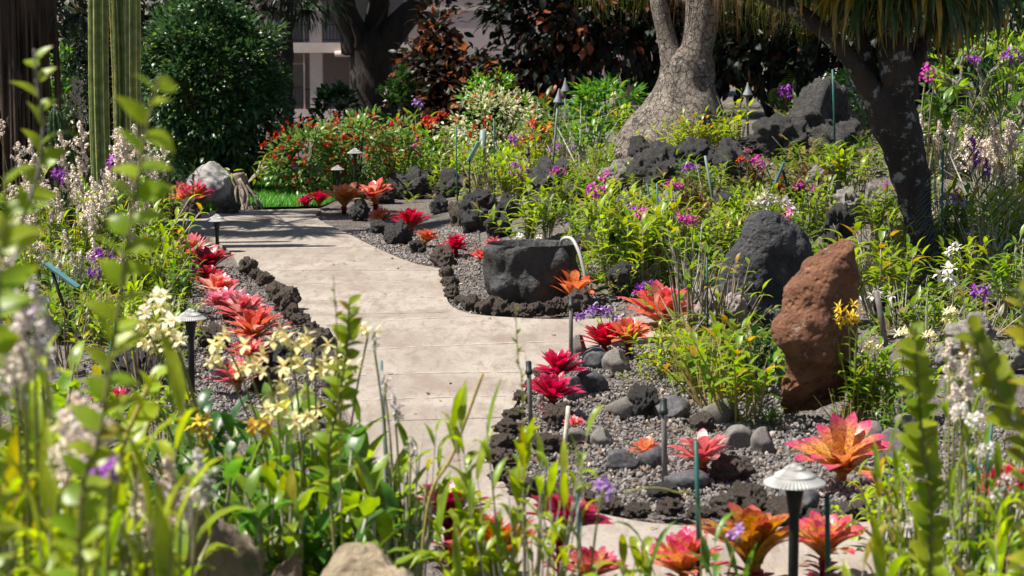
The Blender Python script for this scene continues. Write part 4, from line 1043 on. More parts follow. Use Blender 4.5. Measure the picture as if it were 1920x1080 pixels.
# low hanging fan frond near the cactus top is part of that palm; columnar cactus
def cactus():
    b = B(222, 19.0); y = b.y; s = y / F
    e = thing('columnar_cactus', 'tall ribbed columnar cactus with yellow-green ribs beside the dark shrub', 'cactus', b)
    for px, w, dy, top, mt in ((191, 36, 0, 3.4, 0), (225, 29, .16, 3.1, 1), (254, 28, .02, 3.3, 2), (207, 26, .5, 2.9, 3)):
        r = w * s / 2; nr = 7; k = nr * 6; zs = np.linspace(0, top, 40); v = []; d = []
        x0 = (px - 222) * s
        for i, z in enumerate(zs):
            tp = 1.0 if z < top - .25 else math.sqrt(max(.02, 1 - ((z - top + .25) / .25) ** 2))
            for j in range(k):
                a = 2 * math.pi * j / k; f = 1 - .44 * (1 - abs(math.cos(nr * a / 2)) ** 1.0)
                rr = r * f * tp * (1 + .03 * math.sin(z * 2.1 + px)) * (.9 + .1 * min(1, z / .8))
                v.append((x0 + rr * math.cos(a) + .012 * math.sin(z * 1.7 + px), dy + rr * math.sin(a), z)); d.append((i / 39, .3 + .4 * rng.random(), 0, 0))
        q = [(i * k + j, i * k + (j + 1) % k, (i + 1) * k + (j + 1) % k, (i + 1) * k + j) for i in range(39) for j in range(k)]
        mb = MB(); mb.add(v, q, None, d); c = ob('column', mb.mesh('column'), M['cactus'], e)
        ps, ds = [], []; rm = MB()
        for j in range(nr):
            a = 2 * math.pi * j / nr
            rr = r * 1.0
            tube(rm, [(x0 + rr * math.cos(a) * (.9 + .1 * min(1, z / .8)) + .012 * math.sin(z * 1.7 + px), dy + rr * math.sin(a) * (.9 + .1 * min(1, z / .8)), z) for z in np.linspace(.02, top - .25, 30)], .0055, 5)
            for z in np.arange(.1, top - .2, .05):
                for _ in range(3):
                    ps.append((x0 + rr * math.cos(a), dy + rr * math.sin(a), z)); ds.append((math.cos(a) + rng.normal(0, .7), math.sin(a) + rng.normal(0, .7), rng.normal(0, .6)))
        ob('ribs', rm.mesh('ribs'), M['rib'], c)
        sm = MB(); leaves(sm, ps, ds, rng.uniform(.02, .035, len(ps)), .003, 0, 0, 1, 'needle'); ob('spines', sm.mesh('spines'), M['spine'], c)
    b2 = B(118, 19.6); e2 = thing('small_cactus', 'short spiny dark cactus leaning left of the columnar cactus', 'cactus', b2)
    Hh = P(118, 200, b2.y).z - b2.z
    mb = MB(); sp = []; sd = []
    for i in range(24):
        pass
    k = 66; zs = np.linspace(0, 1, 24); v = []; d = []
    for i, t in enumerate(zs):
        tp = math.sqrt(max(.01, 1 - max(0, (t - .75) / .25) ** 2)); cx = -.16 * t + .1
        for j in range(k):
            a = 2 * math.pi * j / k; rr = .115 * tp * (1 - .3 * (1 - abs(math.cos(11 * a / 2))))
            v.append((cx + rr * math.cos(a), rr * math.sin(a), t * Hh)); d.append((t, .5, 0, 0))
        for j in range(11):
            a = 2 * math.pi * j / 11
            for _ in range(5): sp.append((cx + .115 * tp * math.cos(a), .115 * tp * math.sin(a), t * Hh + rng.normal(0, .01))); sd.append((math.cos(a) + rng.normal(0, .6), math.sin(a) + rng.normal(0, .6), rng.normal(.3, .5)))
    q = [(i * k + j, i * k + (j + 1) % k, (i + 1) * k + (j + 1) % k, (i + 1) * k + j) for i in range(23) for j in range(k)]
    mb.add(v, q, None, d); ob('body', mb.mesh('body'), M['deep'], e2)
    sm = MB(); leaves(sm, sp, sd, rng.uniform(.03, .055, len(sp)), .004, 0, 0, 1, 'needle'); ob('spines', sm.mesh('spines'), M['spine'], e2)
cactus()

# stump with roots beside the white rock
def stump():
    b = G(450, 392); s = b.y / F
    e = thing('root_stump', 'grey dry tangle of roots on a stump right of the white rock', 'stump', b)
    mb = MB()
    tube(mb, smooth_line([(-.02, .1, -.03), (-.02, .1, .2), (-.06, .12, .42)], 5), np.linspace(.13, .10, 11), 14)
    for i in range(34):
        a = rng.uniform(2.6, 6.8); r = rng.uniform(.16, .34)
        tube(mb, smooth_line([(-.03 + .09 * math.cos(a), .1 + .09 * math.sin(a), rng.uniform(.2, .42)), (.16 * math.cos(a) + rng.normal(0, .03), .08 + .16 * math.sin(a), rng.uniform(.1, .2)), (r * math.cos(a), .05 + r * .8 * math.sin(a), -.01)], 5), rng.uniform(.007, .02), 6)
    ob('roots', mb.mesh('roots'), M['root'], e)
    mb = MB()
    for i in range(6): tube(mb, smooth_line([(.08, .1, .3), (.18 + rng.normal(0, .04), .1, .42), (.28 + rng.normal(0, .05), .1, .55 + rng.normal(0, .06))], 4), .010, 5)
    ob('twigs', mb.mesh('twigs'), M['canew'], e)
    lm = MB(); leaf_cloud(lm, [(.27, .08, .55), (-.1, .05, .45), (.2, .05, .4)], 7, .05, (.08, .14), (.025, .04)); ob('leaves', lm.mesh('leaves'), M['yel'], e)
stump()

# ------------------------------------------------------------------ ponytail palm
def ponytail():
    y = 22.3; b = Vector((P(1255, 285, y).x, y, hz(P(1255, 285, y).x, y)))
    e = thing('ponytail_palm', 'ponytail palm with a wide swollen cracked base and forked pale trunk', 'palm', b)
    mb = MB()
    loft(mb, [(310, 1118, 1395), (282, 1134, 1378), (262, 1150, 1370), (240, 1166, 1364), (220, 1184, 1360), (200, 1202, 1355), (180, 1216, 1348), (160, 1228, 1338), (140, 1238, 1334), (120, 1241, 1333), (106, 1243, 1332), (98, 1252, 1328), (90, 1264, 1318), (84, 1276, 1304)], y, 48, .045, 2.6, .8, b, .035, 9)
    def limb(pts, r): tube(mb, smooth_line([P(*p) - b for p in pts], 6), np.interp(np.linspace(0, 1, (len(pts) - 1) * 6 + 1), np.linspace(0, 1, len(r)), r), 18)
    s = y / F
    limb(((1264, 122, y), (1254, 86, y), (1245, 50, y), (1236, 10, y), (1230, -40, y), (1215, -110, y)), [26 * s, 19 * s, 17 * s, 16 * s, 16 * s, 14 * s])
    limb(((1298, 118, y), (1308, 80, y), (1315, 40, y), (1318, 0, y), (1318, -60, y), (1330, -130, y)), [35 * s, 31 * s, 32 * s, 33 * s, 30 * s, 24 * s])
    limb(((1312, 8, y + .15), (1285, -4, y + .3), (1262, -14, y + .4), (1240, -30, y + .6)), [14 * s, 12 * s, 11 * s, 8 * s])
    ob('trunk', mb.mesh('trunk'), M['ponybark'], e)
    lm = MB(); dm = MB()
    heads = [((1160, -62, y + .5), 200, .85, lm), ((1195, -62, y + .7), 60, .7, lm), ((1235, -80, y + .6), 40, .65, lm), ((1385, -72, y - .2), 220, 1.15, dm), ((1450, -62, y + .3), 260, 1.15, lm), ((1530, -52, y + .7), 260, 1.1, lm), ((1335, -100, y + .2), 80, .7, dm)]
    tw = MB()
    for h, n, Ln, m in heads:
        c = np.array(P(*h) - b); n = int(n * 1.5)
        az = rng.uniform(0, 6.28, n); el = rng.uniform(-.1, 1.1, n)
        d = np.stack([np.cos(az) * np.cos(el), np.sin(az) * np.cos(el), np.sin(el)], -1)
        leaves(m, np.repeat(c[None], n, 0), d, Ln * rng.uniform(.8, 1.25, n), .015, rng.uniform(2.0, 3.1, n), .2, 9, 'needle')
        src = P(1238, -40, y) if h[0] < 1230 else P(1318, -60, y)
        tube(tw, smooth_line([src - b, (src - b).lerp(Vector(c), .5) + Vector((0, 0, .15)), Vector(c)], 5), np.linspace(.10, .06, 11), 8)
    ob('limbs', tw.mesh('limbs'), M['ponybark'], e)
    ob('crown', lm.mesh('crown'), M['pony'], e); ob('dry_leaves', dm.mesh('dry_leaves'), M['dryleaf'], e)
ponytail()

# ------------------------------------------------------------------ forked dark tree on the right
def dark_tree():
    y = 16.3; b = B(1735, y)
    e = thing('forked_tree', 'forked dark lichened tree with drooping strap leaves on the right', 'tree', b)
    mb = MB()
    loft(mb, [(570, 1690, 1790), (530, 1700, 1776), (480, 1704, 1762), (400, 1690, 1748), (330, 1668, 1740), (270, 1648, 1732), (220, 1628, 1722), (190, 1622, 1714), (172, 1634, 1708), (158, 1650, 1698), (148, 1664, 1686)], y, 28, .022, 6, .9, b, .04, 5)
    s = y / F
    def limb(pts, r): tube(mb, smooth_line([P(*p) - b for p in pts], 6), np.interp(np.linspace(0, 1, (len(pts) - 1) * 6 + 1), np.linspace(0, 1, len(r)), np.array(r) * s), 14)
    limb(((1690, 190, y), (1684, 140, y), (1676, 90, y), (1672, 40, y), (1680, -60, y), (1690, -150, y)), [34, 36, 30, 26, 22, 18])
    limb(((1660, 215, y), (1630, 165, y), (1600, 120, y), (1560, 72, y), (1500, 24, y), (1440, -8, y), (1360, -50, y)), [30, 22, 17, 16, 15, 14, 12])
    limb(((1650, 180, y + .1), (1628, 120, y + .15), (1612, 60, y + .2), (1600, -10, y + .3), (1596, -100, y + .3)), [18, 15, 14, 12, 10])
    limb(((1700, 150, y + .2), (1722, 90, y + .3), (1750, 20, y + .4), (1790, -90, y + .5)), [20, 17, 15, 12])
    ob('trunk', mb.mesh('trunk'), M['lichen'], e)
    lm = MB()
    for h, n, Ln in [((1690, -75, y - .1), 120, .78), ((1597, -66, y + .1), 110, .68), ((1785, -66, y + .4), 130, .86), ((1740, -60, y - .3), 70, .80), ((1640, -66, y - .2), 80, .72), ((1830, -78, y + .1), 80, .8), ((1510, -80, y + .1), 70, .55), ((1700, -210, y), 120, .8), ((1400, -230, y - .7), 150, .95), ((1490, -250, y - .3), 150, .95), ((1570, -180, y - .5), 110, .8), ((1800, -220, y + .4), 120, .8), ((1600, -200, y + .3), 90, .7)]:  # high left heads, above the view, are added to shade right of the rock
        c = np.array(P(*h) - b); n = int(n * 1.7); az = rng.uniform(0, 6.28, n); el = rng.uniform(-.9, 1.2, n)
        d = np.stack([np.cos(az) * np.cos(el), np.sin(az) * np.cos(el), np.sin(el)], -1)
        leaves(lm, np.repeat(c[None], n, 0), d, Ln * rng.uniform(.75, 1.2, n), rng.uniform(.035, .055, n), rng.uniform(.5, 1.9, n), .25, 6, 'strap')
    ob('crown', lm.mesh('crown'), M['strap'], e)
dark_tree()

# plumeria with pale bare branches, upper right
def plumeria(label, px, y, top, w, n, leafmat='lime', fl=None):
    b = B(px, y); Hh = P(px, top, y).z - b.z; rx = w / 2 * y / F
    e = thing('plumeria', label, 'tree', b); mb = MB(); tips = []
    def grow(p, d, L, r, dep):
        q = p + d * L; tube(mb, smooth_line([p, p.lerp(q, .5) + Vector(rng.normal(0, .03, 3)), q], 3), np.linspace(r, r * .8, 7), 7)
        if dep == 0: tips.append(q); return
        for _ in range(2 if dep < n else 3):
            grow(q, (d + Vector(rng.normal(0, .55, 3)) + Vector((0, 0, .15))).normalized(), L * rng.uniform(.6, .85), r * .72, dep - 1)
    grow(Vector((0, 0, -.05)), Vector((0, 0, 1)), Hh * .22, .07, n)
    grow(Vector((0.02, 0.02, -.05)), Vector((.5, 0, .8)).normalized(), Hh * .22, .06, n)
    grow(Vector((-.02, .02, -.05)), Vector((-.5, 0, .8)).normalized(), Hh * .22, .06, n)
    ob('branches', mb.mesh('branches'), M['twig'], e)
    lm = MB(); leaf_cloud(lm, [tuple(t) for t in tips], 4, .06, (.10, .2), (.035, .06)); ob('leaves', lm.mesh('leaves'), M[leafmat], e)
    if fl:
        fm = MB()
        for t in tips:
            for _ in range(3): bloom(fm, np.array(t) + rng.normal(0, .05, 3), rng.normal(size=3) + np.array([0, -.5, .5]), .075)
        ob('blossoms', fm.mesh('blossoms'), M[fl], e)
for px, lab in ((1850, 'dark tall bush behind the forked tree and the plumeria'), (1960, 'dark tall bush at the upper right corner')):
    shrub('tall_bush', lab, 'shrub', B(px, 27.5), (.9, .6, 1.9), 1.7, 110, 16, .26, (.10, .18), (.06, .10), 'grn' if px > 1900 else 'deep', group='tall bushes at the upper right', shell=.3)
plumeria('sunlit plumeria with pale bare branches in the upper right corner', 1895, 24, -40, 220, 5)
plumeria('plumeria with pale twigs and white blossoms seen past the left fork of the dark tree', 1610, 23, 70, 110, 4, 'grn', 'f_white')
# ------------------------------------------------------------------ bromeliads
BROM = {}
def brom_mesh(kind, i):
    if (kind, i) in BROM: return BROM[(kind, i)]
    rr = np.random.default_rng(900 + i + {'open': 0, 'mid': 20, 'up': 40, 'vase': 60}[kind] )
    n = {'open': 50, 'mid': 44, 'up': 34, 'vase': 20}[kind]; e0, e1 = {'open': (14, 80), 'mid': (28, 82), 'up': (48, 84), 'vase': (36, 74)}[kind]
    k = np.arange(n); f = k / (n - 1.0)
    az = k * 2.39996 + rr.normal(0, .12, n); el = np.radians(e0 + (e1 - e0) * f ** 1.1 + rr.normal(0, 7, n))
    L = (1.08 - .34 * f) * rr.uniform(.86, 1.10, n)
    if kind == 'vase': L = (1.15 - .2 * f) * rr.uniform(.85, 1.1, n)
    W = ({'open': .34, 'mid': .36, 'up': .38, 'vase': .46}[kind] * (1 - .25 * f)) * rr.uniform(.85, 1.12, n)
    d = np.stack([np.cos(az) * np.cos(el), np.sin(az) * np.cos(el), np.sin(el)], -1)
    p = np.stack([np.cos(az) * .07, np.sin(az) * .07, .05 + .16 * f], -1)
    mb = MB(); leaves(mb, p, d, L, W, rr.uniform(.2, .7, n) + (.35 if kind in ('up', 'vase') else 0), .22, 7, 'brom', ring=f, rn=rr.random(n), roll=rr.normal(0, .1, n))
    tube(mb, [(0, 0, -.1), (0, 0, .25)], [.09, .12], 8, ring=.2)
    me = mb.mesh('rosette'); BROM[(kind, i)] = me
    return me
STEMW = {}
nb = [0]
def brom(label, px, base, w, cpy, mat, kind='mid', group=None, y=None, tilt=.12, rz=None):
    p = G(px, base) if y is None else B(px, y)
    s = p.y / F; Rr = w / 2 * s / {'open': .93, 'mid': .90, 'up': .82, 'vase': .9}[kind]
    zc = P(px, cpy, p.y).z - p.z - .42 * Rr
    zc = max(.02, zc); nb[0] += 1; Rr *= 1.12 if group == LR else 1.0
    e = thing('bromeliad', label, 'bromeliad', p, group)
    a = rnd.random() * 6.28 if rz is None else rz
    o = ob('rosette', brom_mesh(kind, nb[0] % 7), M[mat], e, (0, 0, zc), a, Rr)
    o.rotation_euler = (tilt + rnd.uniform(-.08, .08), rnd.uniform(-.1, .1), a)
    if zc > .05:
        if 'm' not in STEMW:
            mb = MB(); rr = np.random.default_rng(3); n = 16
            az = rr.uniform(0, 6.28, n); z = rr.uniform(.1, .9, n)
            tube(mb, [(0, 0, -.08), (0, 0, .5), (0, 0, 1.0)], [.10, .12, .16], 8)
            leaves(mb, np.stack([np.cos(az) * .1, np.sin(az) * .1, z], -1), np.stack([np.cos(az), np.sin(az), np.full(n, .9)], -1), rr.uniform(.3, .5, n), .2, .9, .3, 4, 'brom')
            STEMW['m'] = mb.mesh('stem')
        so = ob('stem', STEMW['m'], M['b_crim'], e, (0, 0, 0)); so.scale = (Rr * .9, Rr * .9, zc)
    return e
rnd.seed(77)
LR, FR, NB, FG = 'bromeliads lining the left side of the path', 'bromeliads on the far gravel strip', 'bromeliads of the near gravel bed', 'bromeliads along the bottom foreground'
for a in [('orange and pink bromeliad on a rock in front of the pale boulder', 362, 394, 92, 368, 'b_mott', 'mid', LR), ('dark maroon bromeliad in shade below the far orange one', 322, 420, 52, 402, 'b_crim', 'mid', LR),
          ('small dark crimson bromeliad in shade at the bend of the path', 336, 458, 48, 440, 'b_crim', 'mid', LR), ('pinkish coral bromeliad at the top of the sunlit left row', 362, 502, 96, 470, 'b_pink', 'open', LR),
          ('deep red upright bromeliad below the pinkish coral one', 392, 524, 76, 494, 'b_crim', 'up', LR), ('small pink-red bromeliad between the deep red and the orange one', 390, 542, 62, 520, 'b_red', 'mid', LR),
          ('orange-red bromeliad left of the first edging lava', 410, 562, 74, 538, 'b_coral', 'mid', LR), ('pale salmon and orange bromeliad in the middle of the left row', 424, 600, 84, 568, 'b_pink', 'up', LR),
          ('pink-edged pale bromeliad just above the brightest red one', 456, 612, 88, 578, 'b_pink', 'mid', LR), ('large bright red and pink open bromeliad of the left row', 478, 652, 112, 612, 'b_coral', 'open', LR),
          ('small orange-red bromeliad below the large bright red one', 467, 688, 78, 660, 'b_coral', 'mid', LR), ('pale pink bromeliad behind the cream orchid flowers', 447, 742, 96, 704, 'b_pink', 'mid', LR),
          ('lone red bromeliad deep in the left bed behind blurred leaves', 213, 778, 70, 750, 'b_red', 'mid', LR),
          ('small red bromeliad at the lawn edge, leftmost of the far strip', 574, 389, 38, 378, 'b_red', 'mid', FR), ('red bromeliad at the lawn edge right of the smallest one', 598, 390, 48, 372, 'b_red', 'up', FR),
          ('orange-brown upright bromeliad under the far path lamp', 645, 400, 78, 368, 'b_orange', 'up', FR), ('pink-topped upright bromeliad with orange sides on the far strip', 704, 394, 76, 362, 'b_coral', 'up', FR),
          ('small orange bromeliad on the far gravel left of the large red one', 715, 424, 54, 405, 'b_orange', 'mid', FR), ('large red bromeliad in the middle of the far gravel strip', 770, 444, 76, 412, 'b_red', 'mid', FR),
          ('orange bromeliad right below the large red one', 797, 466, 52, 444, 'b_orange', 'up', FR), ('round scarlet bromeliad left of the basin', 855, 484, 64, 456, 'b_red', 'open', FR),
          ('orange-red bromeliad peeking out behind the left rim of the basin', 900, 492, 42, 478, 'b_coral', 'mid', FR), ('pinkish bromeliad top just behind the basin rim', 928, 478, 46, 456, 'b_pink', 'mid', FR),
          ('orange upright bromeliad at the right foot of the basin', 1073, 574, 96, 540, 'b_orange', 'vase', NB), ('wide orange-red bromeliad beyond the branch path', 1240, 618, 156, 575, 'b_coral', 'mid', NB),
          ('orange bromeliad at the right of a pair near the grey pebbles', 1178, 672, 92, 622, 'b_orange', 'mid', NB), ('red bromeliad at the left of a pair near the grey pebbles', 1133, 668, 96, 630, 'b_red', 'mid', NB),
          ('bright red bromeliad, farther of the two beside the grey riser pipe', 1050, 738, 112, 684, 'b_red', 'open', NB), ('bright red bromeliad, nearer of the two beside the grey riser pipe', 1034, 782, 106, 728, 'b_red', 'mid', NB),
          ('tiny pink-red bromeliad half hidden by a green leaf tip', 1076, 820, 44, 792, 'b_pink', 'mid', NB), ('small pale orange bromeliad between oblong grey stones', 1212, 866, 66, 842, 'b_orange', 'vase', NB),
          ('pink and orange speckled bromeliad right of the rusty riser', 1318, 898, 124, 848, 'b_pink', 'vase', NB), ('big mottled yellow and pink bromeliad behind the white lamp cap', 1578, 912, 182, 850, 'b_mott', 'vase', NB),
          ]:
    brom(a[0], a[1], a[2], a[3], a[4], a[5], a[6], a[7])
for lab, px, y, w, cpy, mat, kind in [('dark red and orange bromeliad leftmost along the bottom', 842, 6.9, 170, 955, 'b_crim', 'up'), ('golden mottled bromeliad with a pink heart at the bottom', 925, 6.5, 200, 1025, 'b_gold', 'mid'),
                                      ('crimson bromeliad behind the pale canes at the bottom', 1055, 6.8, 150, 970, 'b_crim', 'up'), ('orange bromeliad cut by the bottom edge left of the lamp', 1290, 6.6, 170, 1045, 'b_mott', 'mid'),
                                      ('large gold and pink bromeliad left of the white lamp post', 1425, 6.7, 220, 1015, 'b_gold', 'up'), ('mottled orange bromeliad right behind the white lamp post', 1560, 6.9, 150, 1010, 'b_mott', 'up'),
                                      ('pale orange bromeliad among the pale canes at the bottom', 1110, 6.4, 120, 1060, 'b_mott', 'mid'), ('red bromeliad at the bottom right corner', 1905, 6.6, 140, 910, 'b_red', 'mid')]:
    brom(lab, px, 0, w, cpy, mat, kind, FG, y)

# ------------------------------------------------------------------ lamps, pipes, stakes, labels
def path_lamp(label, px, rim, w, y, group='mushroom-cap path lamps'):
    b = B(px, y); s = y / F; r = w * s / 2; z = P(px, rim, y).z - b.z
    e = thing('path_lamp', label, 'path lamp', b, group)
    mb = MB()
    prf = [(.0, .62), (.10, .615), (.17, .57), (.30, .47), (.33, .45), (.31, .44), (.62, .26), (.655, .235), (.63, .225), (.97, .03), (1.0, .0), (.97, -.02), (.9, .0), (.5, .2), (.16, .28)]
    k = 96; v = []; d = []
    for i, (a, h) in enumerate(prf):
        for j in range(k):
            an = 2 * math.pi * j / k; f = 1 + (.012 if i in (6, 7, 9, 10) and j % 2 else 0)
            v.append((r * a * f * math.cos(an), r * a * f * math.sin(an), z + r * h * 1.05 + (.006 * r * 4 if i in (3, 6, 9) and j % 2 else 0))); d.append((0, .5, 0, 0))
    q = [(i * k + j, i * k + (j + 1) % k, (i + 1) * k + (j + 1) % k, (i + 1) * k + j) for i in range(len(prf) - 1) for j in range(k)]
    mb.add(v, q, None, d); ob('lamp_cap', mb.mesh('lamp_cap', False), M['metalg'], e)
    mb = MB(); tube(mb, [(0, 0, -.08), (0, 0, z * .75), (0, 0, z + .1 * r)], [.017, .017, .017], 12)
    tube(mb, [(0, 0, z - .10), (0, 0, z - .03), (0, 0, z + .25 * r)], [.019, .03, .034], 12)
    ob('post', mb.mesh('post'), M['black'], e)
path_lamp('large pale ribbed path lamp close up at the lower right', 1500, 906, 120, 6.3)
path_lamp('ribbed path lamp behind cream flowers beside the left bromeliad row', 352, 598, 62, G(352, 742).y)
path_lamp('path lamp standing at the inner bend of the path on the left', 405, 414, 40, G(410, 474).y)
path_lamp('dark-capped path lamp on a green post behind the orange-brown bromeliad', 666, 287, 30, 24.9)
path_lamp('smaller far path lamp at the edge of the lawn under the red-flowered shrub', 633, 318, 26, 25.3)

def torch_lamp(label, px, tip, rim, w, y, lean=(0, 0), mat='metalb'):
    b = B(px - lean[0], y); s = y / F; r = w * s / 2; T = P(px, rim, y) - b; h = (rim - tip) * s
    e = thing('cone_lamp', label, 'garden lamp', b, 'cone-capped garden lamps')
    ax = T.normalized(); rot = Vector((0, 0, 1)).rotation_difference(ax)
    mb = MB(); lathe(mb, [(0, h), (.10 * r, h * .98), (.14 * r, h * .9), (.5 * r, h * .45), (.95 * r, h * .04), (r, 0), (.93 * r, -.006), (.4 * r, .02)], 20)
    o = ob('lamp_cap', mb.mesh('lamp_cap'), M[mat], e, T); o.rotation_mode = 'QUATERNION'; o.rotation_quaternion = rot
    mb = MB(); tube(mb, [ax * -.03, T * .5, T + ax * .03], .012, 10); ob('post', mb.mesh('post'), M['metalb'], e)
torch_lamp('grey cone-capped lamp post right of the ponytail palm', 1402, 155, 178, 20, 21.3)
torch_lamp('tilted grey cone lamp leaning left behind the vivid green orchid stems', 1046, 166, 192, 18, 20.5, (14, 0))
torch_lamp('upright grey cone lamp seen behind the tilted one', 1060, 146, 171, 18, 24.0)

def pole(name, label, cat, x0, y0, x1, y1, wpx, mat, yb=None, group=None, cap=False):
    """from top pixel to foot pixel; the foot stands on the ground"""
    b = G(x1, y1) if yb is None else B(x1, yb); s = b.y / F
    t = P(x0, y0, b.y) - b; mb = MB(); r = wpx * s / 2
    if not cap:
        tube(mb, [Vector((0, 0, -.05)), t * .5, t], r, 10)
        return tag(ob(name, mb.mesh(name), M[mat], None, b), label, cat, group)
    e = thing(name, label, cat, b, group)
    tube(mb, [Vector((0, 0, -.05)), t * .5, t], r, 12); ob('pipe', mb.mesh('pipe'), M[mat], e)
    mb = MB(); u = t.normalized()
    tube(mb, [t - u * r * 5.5, t - u * r * 5.4, t - u * r * 3.6, t - u * r * 3.5, t - u * r * .1, t + u * r * .3], [r * 1.15, r * 1.6, r * 1.6, r * 1.25, r * 1.25, r * .7], 12); ob('nozzle', mb.mesh('nozzle'), M['black'], e)
RP, GS = 'irrigation riser pipes', 'thin green plant stakes'
pole('riser_pipe', 'grey riser pipe beside the two bright red bromeliads', 'pipe', 991, 678, 996, 808, 9, 'pvc', None, RP, True)
pole('riser_pipe', 'tall grey riser pipe in front of the orange bromeliad by the basin', 'pipe', 1071, 556, 1070, 690, 8, 'pvc', None, RP, True)
pole('riser_pipe', 'rusty riser pipe left of the pink speckled bromeliad', 'pipe', 1244, 748, 1247, 905, 11, 'pvc', None, RP, True)
pole('riser_pipe', 'grey riser pipe among the green orchids right of the basin', 'pipe', 1147, 430, 1148, 542, 8, 'pvc', None, RP, True)
pole('riser_pipe', 'thin dark riser pipe left of the big rounded boulder', 'pipe', 989, 276, 993, 362, 6, 'pvc', None, RP, True)
pole('riser_pipe', 'leaning grey pipe right of the red-brown standing rock', 'pipe', 1643, 548, 1662, 640, 11, 'pvc', None, RP, False)
pole('riser_pipe', 'grey pipe stub with a pale end below the green leaf tip in the near gravel', 'pipe', 1066, 762, 1052, 905, 9, 'canew', None, RP, False)
for a in [('green stake left of the lone red bromeliad', 216, 606, 184, 776, 6, 'gpaint', None), ('green stake in front of the pink speckled bromeliad', 1305, 826, 1322, 1090, 9, 'gpaint', 6.6), ('green stake among the pale canes at the bottom', 1082, 910, 1094, 1100, 9, 'gpaint', 6.5),
          ('blue-green stake in front of the black standing stone', 1414, 434, 1416, 600, 5, 'gpaint', None), ('green stake in the yellow-green orchids right of the basin', 1232, 343, 1236, 520, 4, 'gpaint', None),
          ('short green stake left of the taller one below the black boulder', 1213, 344, 1228, 430, 4, 'gpaint', None), ('long grey stake leaning before the black boulder below the palm', 1322, 292, 1346, 430, 5, 'gstake', None),
          ('green stake in front of the bottom right bromeliads right of the lamp', 1551, 930, 1570, 1120, 10, 'gpaint', 6.3), ('green stake through the white flowers at the right', 1812, 768, 1880, 1120, 8, 'gpaint', 6.2),
          ('green stake behind the right-hand white flowers', 1862, 772, 1850, 1100, 7, 'gpaint', 6.6), ('grey-green stake standing in front of the path', 714, 676, 730, 900, 8, 'gstake', 6.8),
          ('thin dark stake beside the black standing stone canes', 1325, 482, 1328, 650, 4, 'gpaint', None), ('green stake right of the blue-green label', 1468, 320, 1490, 400, 5, 'gpaint', None),
          ('thin green stake right of the forked dark tree', 1768, 280, 1770, 520, 4, 'gpaint', 15.5), ('green stake before the variegated bush', 926, 222, 928, 350, 3, 'gpaint', 21),
          ('dark green stake seen through the left fork of the dark tree', 1561, 130, 1566, 215, 4, 'gpaint', 20.5), ('green stake behind the flowers left of the variegated bush', 855, 235, 858, 350, 3, 'gpaint', 21)]:
    pole('plant_stake', a[0], 'stake', a[1], a[2], a[3], a[4], a[5], a[6], a[7], GS)
pole('marker_post', 'wide grey-green marker slat behind the blue-green sign', 'stake', 906, 244, 902, 352, 13, 'gstake', None)
def sign(label, p0, p1, foot, depthw, y=None, mat='plate', wpx=0):
    b = G(*foot) if y is None else B(foot[0], y); s = b.y / F
    e = thing('plant_label', label, 'plant label', b, 'blue-green plant labels on stakes')
    a = P(*p0, b.y) - b; c = P(*p1, b.y) - b
    mb = MB(); tube(mb, [Vector((0, 0, -.04)), a * .6, a + (c - a) * .15 + Vector((0, .01, 0))], .011, 8); ob('stake', mb.mesh('stake'), M['black'], e)
    w = Vector((wpx * s * .9, depthw, 0)); n = (c - a).cross(w).normalized() * .006
    v = [p + sg * n + q for sg in (-1, 1) for q in (-w * .5, w * .5) for p in (a, c)]
    mb = MB(); mb.add([tuple(x) for x in v], [(0, 1, 3, 2), (4, 6, 7, 5), (0, 4, 5, 1), (2, 3, 7, 6), (0, 2, 6, 4), (1, 5, 7, 3)])
    ob('plate', mb.mesh('plate', False), M[mat], e)
sign('blue-green plant label tilted on a black stake before the marker slat', (878, 303), (898, 266), (882, 378), .07, None, 'plate', 8)
sign('narrow blue-green plant label tilted above the white orchid', (1451, 352), (1470, 304), (1452, 402), .07, None, 'plate', 7)
sign('dark blue plant label seen edge-on in the left planting', (86, 494), (146, 538), (150, 640), .10, None, 'plate', 2)
pole('bamboo_stick', 'dry bamboo stick lying on the gravel at the lower right', 'stick', 1645, 1000, 1760, 962, 10, 'bamboo', None)

